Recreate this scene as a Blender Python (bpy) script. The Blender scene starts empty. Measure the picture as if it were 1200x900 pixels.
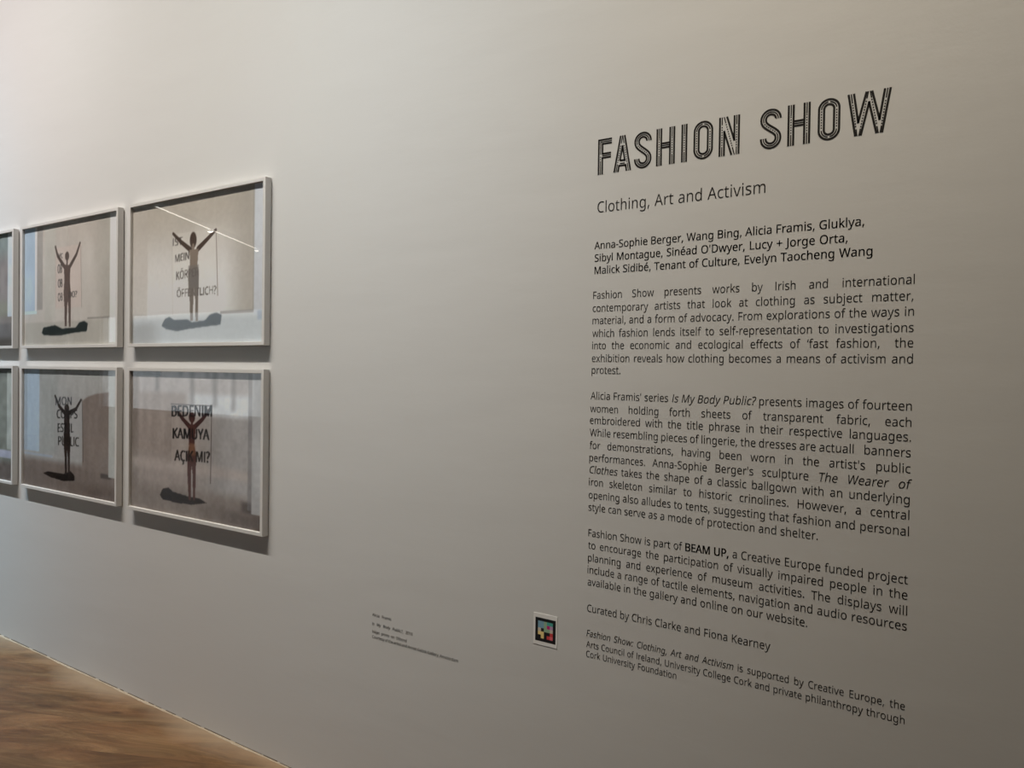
import bpy, bmesh, math, random
import numpy as np
from mathutils import Matrix, Vector

random.seed(7)
SC = bpy.context.scene
COL = SC.collection

# ------------------------------------------------------------------ camera
D = 1.9122                       # plane of the exhibition wall (y)
CAM_R = (0.8343506, 0.5510342, 0.0148442)
CAM_U = (-0.0206500, 0.0043345, 0.9997774)
CAM_F = (-0.5508472, 0.8344715, -0.0149954)
cam_data = bpy.data.cameras.new('camera')
cam_data.sensor_width = 36.0
cam_data.lens = 864.707 / 1200.0 * 36.0
cam_data.clip_start = 0.05
cam = bpy.data.objects.new('camera', cam_data)
COL.objects.link(cam)
cam.matrix_world = Matrix(((CAM_R[0], CAM_U[0], -CAM_F[0], 0.0),
                           (CAM_R[1], CAM_U[1], -CAM_F[1], 0.0),
                           (CAM_R[2], CAM_U[2], -CAM_F[2], 1.55),
                           (0, 0, 0, 1)))
SC.camera = cam

# ------------------------------------------------------------------ world, lights, exposure
SC.view_settings.view_transform = 'Standard'
SC.view_settings.look = 'None'
SC.view_settings.exposure = 0.0
SC.view_settings.gamma = 1.0
SC.view_settings.use_curve_mapping = False

world = bpy.data.worlds.new('overcast_sky')
SC.world = world
world.use_nodes = True
bgn = world.node_tree.nodes['Background']
bgn.inputs['Color'].default_value = (0.82, 0.91, 0.96, 1)
bgn.inputs['Strength'].default_value = 1.3


def area(name, loc, aim, sx, sy, energy, color, spread=math.pi):
    l = bpy.data.lights.new(name, 'AREA')
    l.shape = 'RECTANGLE'
    l.size, l.size_y = sx, sy
    l.energy = energy
    l.color = color
    l.spread = spread
    o = bpy.data.objects.new(name, l)
    COL.objects.link(o)
    o.location = loc
    d = Vector(aim) - Vector(loc)
    z = -d.normalized()
    x = Vector((1, 0, 0)) if abs(d.x) < 0.99 * d.length else Vector((0, 1, 0))
    y = z.cross(x).normalized()
    x = y.cross(z).normalized()
    o.rotation_euler = Matrix((x, y, z)).transposed().to_euler()
    return o


LIGHTS = [
    # name, location, aim, size along, size across, watts, colour
    ('wall_washer_light', (-6.6, -0.12, 5.85), (-6.6, 1.912, 1.0), 1.5, 0.08, 45, (0.451, 0.778, 1.0), 1.0),
    ('wall_washer_light', (-5.0, -0.12, 5.85), (-5.0, 1.912, 2.6), 1.5, 0.08, 19.8, (1.0, 0.904, 0.879), 1.0),
    ('wall_washer_light', (-3.4, -0.12, 5.85), (-3.4, 1.912, 2.3), 1.5, 0.08, 18.7, (1.0, 0.947, 0.872), 1.0),
    ('wall_washer_light', (-1.8, -0.12, 5.85), (-1.8, 1.912, 1.4), 1.5, 0.08, 7.5, (1.0, 0.72, 0.453), 1.0),
    ('wall_washer_light', (-1.8, -0.12, 5.85), (-1.8, 1.912, 2.3), 1.5, 0.08, 7.9, (0.873, 0.962, 1.0), 0.65),
    ('wall_washer_light', (-0.2, -0.12, 5.85), (-0.2, 1.912, 2.6), 1.5, 0.08, 7.3, (1.0, 0.89, 0.726), 0.65),
]
for L in LIGHTS:
    area(*L)

# ------------------------------------------------------------------ tuned values
FLOOR_ROT = -24.0
FLOOR_DARK = (76, 50, 27)
FLOOR_MID = (115, 84, 52)
FLOOR_LIGHT = (148, 116, 80)
LED = 4.0
SPOT = 14.0
SUBHS = 0.886
NHS = 0.925
BHS_ = 0.868
FHS = 0.833
CHS = 0.95
GAIN_U = (1.65, 1.74, 1.82)
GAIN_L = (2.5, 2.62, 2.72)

# ------------------------------------------------------------------ helpers


def lin(c):
    c = np.asarray(c, float) / 255.0
    return np.where(c <= 0.04045, c / 12.92, ((c + 0.055) / 1.055) ** 2.4)


def new_mat(name):
    m = bpy.data.materials.new(name)
    m.use_nodes = True
    nt = m.node_tree
    return m, nt, nt.nodes['Principled BSDF']


def simple_mat(name, color, rough=0.6, bump=0.0, scale=200.0, var=0.0, spec=0.4):
    m, nt, b = new_mat(name)
    b.inputs['Base Color'].default_value = (*color, 1)
    b.inputs['Roughness'].default_value = rough
    b.inputs['Specular IOR Level'].default_value = spec
    tc = nt.nodes.new('ShaderNodeTexCoord')
    nz = nt.nodes.new('ShaderNodeTexNoise')
    nz.inputs['Scale'].default_value = scale
    nt.links.new(tc.outputs['Object'], nz.inputs['Vector'])
    if var > 0:
        mx = nt.nodes.new('ShaderNodeMixRGB')
        mx.inputs['Color1'].default_value = (*[c * (1 - var) for c in color], 1)
        mx.inputs['Color2'].default_value = (*[min(1, c * (1 + var)) for c in color], 1)
        nt.links.new(nz.outputs['Fac'], mx.inputs['Fac'])
        nt.links.new(mx.outputs['Color'], b.inputs['Base Color'])
    if bump > 0:
        bp = nt.nodes.new('ShaderNodeBump')
        bp.inputs['Strength'].default_value = bump
        bp.inputs['Distance'].default_value = 0.001
        nt.links.new(nz.outputs['Fac'], bp.inputs['Height'])
        nt.links.new(bp.outputs['Normal'], b.inputs['Normal'])
    return m


def link_mesh(name, me, mats, parent=None, loc=None):
    for m in (mats if isinstance(mats, (list, tuple)) else [mats]):
        me.materials.append(m)
    me.name = name
    o = bpy.data.objects.new(name, me)
    COL.objects.link(o)
    if parent is not None:
        o.parent = parent
    if loc is not None:
        o.location = loc
    return o


def bm_obj(name, bm, mats, parent=None, loc=None, smooth=False):
    bmesh.ops.recalc_face_normals(bm, faces=bm.faces)
    me = bpy.data.meshes.new(name)
    bm.to_mesh(me)
    bm.free()
    if smooth:
        for p in me.polygons:
            p.use_smooth = True
    return link_mesh(name, me, mats, parent, loc)


def add_box(bm, x0, x1, y0, y1, z0, z1, mi=0):
    v = [bm.verts.new(p) for p in ((x0, y0, z0), (x1, y0, z0), (x1, y1, z0), (x0, y1, z0),
                                   (x0, y0, z1), (x1, y0, z1), (x1, y1, z1), (x0, y1, z1))]
    for q in ((0, 3, 2, 1), (4, 5, 6, 7), (0, 1, 5, 4), (1, 2, 6, 5), (2, 3, 7, 6), (3, 0, 4, 7)):
        f = bm.faces.new([v[i] for i in q])
        f.material_index = mi
    return v


def empty(name, loc, label, cat, group=None):
    o = bpy.data.objects.new(name, None)
    o.empty_display_size = 0.05
    COL.objects.link(o)
    o.location = loc
    o['label'] = label
    o['category'] = cat
    if group:
        o['group'] = group
    return o


def structure(o):
    o['kind'] = 'structure'
    return o


# ------------------------------------------------------------------ room shell
X0, X1, Y0, ZC = -18.0, 2.2, -4.8, 6.2


def paint_mat(name, color):
    m, nt, b = new_mat(name)
    b.inputs['Base Color'].default_value = (*color, 1)
    b.inputs['Roughness'].default_value = 0.75
    b.inputs['Specular IOR Level'].default_value = 0.25
    tc = nt.nodes.new('ShaderNodeTexCoord')
    n1 = nt.nodes.new('ShaderNodeTexNoise')       # roller stipple
    n1.inputs['Scale'].default_value = 160
    n1.inputs['Detail'].default_value = 3
    n2 = nt.nodes.new('ShaderNodeTexNoise')       # gentle trowel waves
    n2.inputs['Scale'].default_value = 5.0
    n2.inputs['Detail'].default_value = 4
    mp = nt.nodes.new('ShaderNodeMapping')
    mp.inputs['Scale'].default_value = (0.5, 1.0, 1.6)
    nt.links.new(tc.outputs['Object'], n1.inputs['Vector'])
    nt.links.new(tc.outputs['Object'], mp.inputs['Vector'])
    nt.links.new(mp.outputs['Vector'], n2.inputs['Vector'])
    b1 = nt.nodes.new('ShaderNodeBump')
    b1.inputs['Strength'].default_value = 0.25
    b1.inputs['Distance'].default_value = 0.0006
    b2 = nt.nodes.new('ShaderNodeBump')
    b2.inputs['Strength'].default_value = 0.5
    b2.inputs['Distance'].default_value = 0.004
    nt.links.new(n1.outputs['Fac'], b1.inputs['Height'])
    nt.links.new(n2.outputs['Fac'], b2.inputs['Height'])
    nt.links.new(b1.outputs['Normal'], b2.inputs['Normal'])
    nt.links.new(b2.outputs['Normal'], b.inputs['Normal'])
    return m


m_wall = paint_mat('off_white_wall_paint', (0.62, 0.615, 0.60))
m_side = paint_mat('grey_wall_paint', (0.42, 0.42, 0.41))
m_ceil = paint_mat('grey_ceiling_paint', (0.40, 0.40, 0.39))

bm = bmesh.new()
add_box(bm, X0 - .2, X1 + .2, D, D + .2, -.1, ZC + .1)
structure(bm_obj('wall_back', bm, m_wall))
bm = bmesh.new()
add_box(bm, X0 - .2, X0, Y0 - .2, D, -.1, ZC + .1)
structure(bm_obj('wall_left', bm, m_side))
bm = bmesh.new()
add_box(bm, X1, X1 + .2, Y0 - .2, D, -.1, ZC + .1)
structure(bm_obj('wall_right', bm, m_side))
# the wall behind the viewer, with a wide window whose daylight shows in the picture glass
WX0, WX1, WZ0, WZ1 = -16.6, -10.9, 0.62, 2.70
bm = bmesh.new()
add_box(bm, X0, WX0, Y0 - .2, Y0, 0, ZC)
VX0, VX1, VZ0, VZ1 = -7.95, -4.45, 0.85, 3.55
add_box(bm, WX1, VX0, Y0 - .2, Y0, 0, ZC)
add_box(bm, VX1, X1, Y0 - .2, Y0, 0, ZC)
add_box(bm, VX0, VX1, Y0 - .2, Y0, 0, VZ0)
add_box(bm, VX0, VX1, Y0 - .2, Y0, VZ1, ZC)
add_box(bm, WX0, WX1, Y0 - .2, Y0, 0, WZ0)
add_box(bm, WX0, WX1, Y0 - .2, Y0, WZ1, ZC)
structure(bm_obj('wall_front', bm, m_side))
bm = bmesh.new()
add_box(bm, X0 - .2, X1 + .2, Y0 - .2, D + .2, ZC, ZC + .2)
structure(bm_obj('ceiling', bm, m_ceil))

m_winframe = simple_mat('grey_window_metal', (0.45, 0.46, 0.47), 0.45)


def window(name, xa, xb, za, zb, n):
    bm = bmesh.new()
    for i in range(n + 1):
        xx = xa + (xb - xa) * i / n
        add_box(bm, max(xa, xx - .04), min(xb, xx + .04), Y0 - .14, Y0 - .06, za, zb)
    for i in range(n):
        p = xa + (xb - xa) * i / n + .04
        q = xa + (xb - xa) * (i + 1) / n - .04
        add_box(bm, p, q, Y0 - .14, Y0 - .06, za, za + .06)
        add_box(bm, p, q, Y0 - .14, Y0 - .06, zb - .06, zb)
    return structure(bm_obj(name, bm, m_winframe))


WIN1 = window('window_1', WX0, WX1, WZ0, WZ1, 1)
ADDED_WIN = window('added_window', VX0, VX1, VZ0, VZ1, 3)  # unseen window, added to bring daylight onto the left of the wall

# floor: warm oak boards laid at an angle to the wall
m_floor, nt, b = new_mat('oak_floorboards')
N, K = nt.nodes, nt.links
tc = N.new('ShaderNodeTexCoord')
mp = N.new('ShaderNodeMapping')
mp.inputs['Rotation'].default_value = (0, 0, math.radians(FLOOR_ROT))
K.new(tc.outputs['Object'], mp.inputs['Vector'])
br = N.new('ShaderNodeTexBrick')
br.offset = 0.37
br.inputs['Scale'].default_value = 1.0
br.inputs['Brick Width'].default_value = 40.0
br.inputs['Row Height'].default_value = 0.24
br.inputs['Mortar Size'].default_value = 0.0006
br.inputs['Color1'].default_value = (0.0, 0.0, 0.0, 1)
br.inputs['Color2'].default_value = (1, 1, 1, 1)
br.inputs['Mortar'].default_value = (0.3, 0.3, 0.3, 1)
K.new(mp.outputs['Vector'], br.inputs['Vector'])
ms = N.new('ShaderNodeMapping')
ms.inputs['Scale'].default_value = (1.3, 6.5, 1.0)
K.new(mp.outputs['Vector'], ms.inputs['Vector'])
off = N.new('ShaderNodeVectorMath')
off.operation = 'MULTIPLY_ADD'
off.inputs[1].default_value = (9.0, 17.0, 3.0)
K.new(br.outputs['Color'], off.inputs[0])
K.new(ms.outputs['Vector'], off.inputs[2])
ng = N.new('ShaderNodeTexNoise')
ng.inputs['Scale'].default_value = 1.5
ng.inputs['Detail'].default_value = 7
ng.inputs['Roughness'].default_value = 0.7
ng.inputs['Distortion'].default_value = 1.3
K.new(off.outputs['Vector'], ng.inputs['Vector'])
cr = N.new('ShaderNodeValToRGB')
e = cr.color_ramp.elements
e[0].position = 0.30
e[0].color = (*lin(FLOOR_DARK), 1)
e[1].position = 0.68
e[1].color = (*lin(FLOOR_LIGHT), 1)
x = e.new(0.48)
x.color = (*lin(FLOOR_MID), 1)
K.new(ng.outputs['Fac'], cr.inputs['Fac'])
# knots
vk = N.new('ShaderNodeTexVoronoi')
vk.inputs['Scale'].default_value = 2.6
mk = N.new('ShaderNodeMapping')
mk.inputs['Scale'].default_value = (1.0, 2.6, 1.0)
mk.inputs['Location'].default_value = (0.31, 0.2, 0)
K.new(mp.outputs['Vector'], mk.inputs['Vector'])
K.new(mk.outputs['Vector'], vk.inputs['Vector'])
kr = N.new('ShaderNodeValToRGB')
kr.color_ramp.elements[0].position = 0.0
kr.color_ramp.elements[0].color = (0.30, 0.24, 0.2, 1)
kr.color_ramp.elements[1].position = 0.10
kr.color_ramp.elements[1].color = (1, 1, 1, 1)
K.new(vk.outputs['Distance'], kr.inputs['Fac'])
mul = N.new('ShaderNodeMixRGB')
mul.blend_type = 'MULTIPLY'
mul.inputs['Fac'].default_value = 0.8
K.new(cr.outputs['Color'], mul.inputs['Color1'])
K.new(kr.outputs['Color'], mul.inputs['Color2'])
# board to board tone and dark joints
nh = N.new('ShaderNodeTexNoise')                 # patches of redder and greyer timber
nh.inputs['Scale'].default_value = 2.2
nh.inputs['Detail'].default_value = 2
K.new(ms.outputs['Vector'], nh.inputs['Vector'])
hr = N.new('ShaderNodeValToRGB')
hr.color_ramp.elements[0].position = 0.35
hr.color_ramp.elements[0].color = (0.97, 1.02, 1.0, 1)
hr.color_ramp.elements[1].position = 0.65
hr.color_ramp.elements[1].color = (1.06, 0.98, 0.94, 1)
K.new(nh.outputs['Fac'], hr.inputs['Fac'])
mh = N.new('ShaderNodeMixRGB')
mh.blend_type = 'MULTIPLY'
mh.inputs['Fac'].default_value = 1.0
K.new(mul.outputs['Color'], mh.inputs['Color1'])
K.new(hr.outputs['Color'], mh.inputs['Color2'])
mul = mh
tone = N.new('ShaderNodeMapRange')
tone.inputs['To Min'].default_value = 0.86
tone.inputs['To Max'].default_value = 1.14
K.new(br.outputs['Color'], tone.inputs['Value'])
mt = N.new('ShaderNodeVectorMath')
mt.operation = 'SCALE'
K.new(mul.outputs['Color'], mt.inputs[0])
K.new(tone.outputs['Result'], mt.inputs['Scale'])
jn = N.new('ShaderNodeMixRGB')
K.new(br.outputs['Fac'], jn.inputs['Fac'])
K.new(mt.outputs['Vector'], jn.inputs['Color1'])
jn.inputs['Color2'].default_value = (*lin((70, 50, 34)), 1)
# paler tone mixed into the board colour along the wall, ragged edge
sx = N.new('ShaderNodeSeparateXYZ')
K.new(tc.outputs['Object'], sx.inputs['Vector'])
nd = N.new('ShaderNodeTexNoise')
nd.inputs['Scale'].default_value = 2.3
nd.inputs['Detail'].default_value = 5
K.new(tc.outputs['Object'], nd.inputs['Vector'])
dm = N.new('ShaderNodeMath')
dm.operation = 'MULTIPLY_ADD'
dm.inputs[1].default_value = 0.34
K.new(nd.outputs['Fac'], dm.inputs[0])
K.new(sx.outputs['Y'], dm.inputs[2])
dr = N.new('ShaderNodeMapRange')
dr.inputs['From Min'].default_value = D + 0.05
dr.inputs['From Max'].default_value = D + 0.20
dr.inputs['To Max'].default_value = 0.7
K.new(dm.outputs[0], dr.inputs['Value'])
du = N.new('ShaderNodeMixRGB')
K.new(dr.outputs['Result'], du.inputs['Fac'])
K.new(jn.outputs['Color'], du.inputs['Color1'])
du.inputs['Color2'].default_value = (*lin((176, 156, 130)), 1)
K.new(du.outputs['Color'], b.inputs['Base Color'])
b.inputs['Roughness'].default_value = 0.36
b.inputs['Specular IOR Level'].default_value = 0.5
bp = N.new('ShaderNodeBump')
bp.inputs['Strength'].default_value = 0.2
bp.inputs['Distance'].default_value = 0.001
K.new(ng.outputs['Fac'], bp.inputs['Height'])
K.new(bp.outputs['Normal'], b.inputs['Normal'])
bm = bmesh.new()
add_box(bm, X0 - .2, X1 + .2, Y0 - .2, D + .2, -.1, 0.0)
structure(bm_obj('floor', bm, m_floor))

# irregular filler bead closing the joint between wall and boards
m_bead = simple_mat('pale_joint_filler', tuple(lin((182, 168, 146))), 0.8, 0.4, 90, 0.25)
m_gap = simple_mat('dark_joint', tuple(lin((88, 74, 60))), 0.9)
bm = bmesh.new()
n = 420
prev = None
for i in range(n + 1):
    xx = -6.2 + 6.6 * i / n
    wd = 0.003 + 0.004 * random.random() + 0.003 * math.sin(xx * 9)
    wd = max(wd, 0.0015)
    row = [bm.verts.new((xx, D, 0.0035)), bm.verts.new((xx, D - wd * .5, 0.0030)), bm.verts.new((xx, D - wd - .002, 0.0))]
    if prev:
        for k in range(2):
            bm.faces.new((prev[k], row[k], row[k + 1], prev[k + 1]))
    prev = row
structure(bm_obj('trim_1', bm, m_bead))
bm = bmesh.new()
xx = -6.2
while xx < 0.4:
    ln = random.uniform(0.03, 0.25)
    h = random.uniform(0.0012, 0.003)
    add_box(bm, xx, xx + ln, D - 0.0012, D, 0.0035, 0.0035 + h)
    xx += ln + random.uniform(0.0, 0.05)
structure(bm_obj('trim_2', bm, m_gap))

# slim light line hung under the ceiling with two spot heads: seen mirrored in the upper right picture glass
m_led, nt, b = new_mat('lit_diffuser')
b.inputs['Base Color'].default_value = (0.9, 0.9, 0.88, 1)
b.inputs['Emission Color'].default_value = (1.0, 0.95, 0.86, 1)
b.inputs['Emission Strength'].default_value = LED
m_spot, nt, b = new_mat('lit_spot_lens')
b.inputs['Base Color'].default_value = (0.9, 0.9, 0.88, 1)
b.inputs['Emission Color'].default_value = (1.0, 0.96, 0.88, 1)
b.inputs['Emission Strength'].default_value = SPOT
m_alu = simple_mat('white_aluminium', (0.75, 0.75, 0.74), 0.4)
TA, TB = Vector((-8.55, -1.3, 3.5)), Vector((-10.12, -4.0, 3.5))
td = (TB - TA)
tl = td.length
ta = math.atan2(td.y, td.x)


def local_obj(name, bm, mat, parent=None):
    return bm_obj(name, bm, mat, parent)


bm = bmesh.new()
add_box(bm, 0, tl, -.03, .03, 0, .06)
for s in (0.3, tl * .5, tl - .3):
    add_box(bm, s - .004, s + .004, -.004, .004, .06, ZC - 3.5)
trk = bm_obj('light_track', bm, m_alu)
structure(trk)
trk.location = TA
trk.rotation_euler = (0, 0, ta)
bm = bmesh.new()
add_box(bm, 0.01, tl - .01, -.014, .014, -.004, -.0002)
o = bm_obj('diffuser', bm, m_led, trk)
for s in (1.42, 3.02):
    bm = bmesh.new()
    bmesh.ops.create_cone(bm, cap_ends=True, segments=20, radius1=.035, radius2=.03, depth=.03, matrix=Matrix.Translation((s, 0, -.020)))
    hd = bm_obj('spot_head', bm, m_alu, trk)
    bm = bmesh.new()
    bmesh.ops.create_cone(bm, cap_ends=True, segments=20, radius1=.032, radius2=.032, depth=.004, matrix=Matrix.Translation((s, 0, -.038)))
    bm_obj('spot_lens', bm, m_spot, hd)

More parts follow.
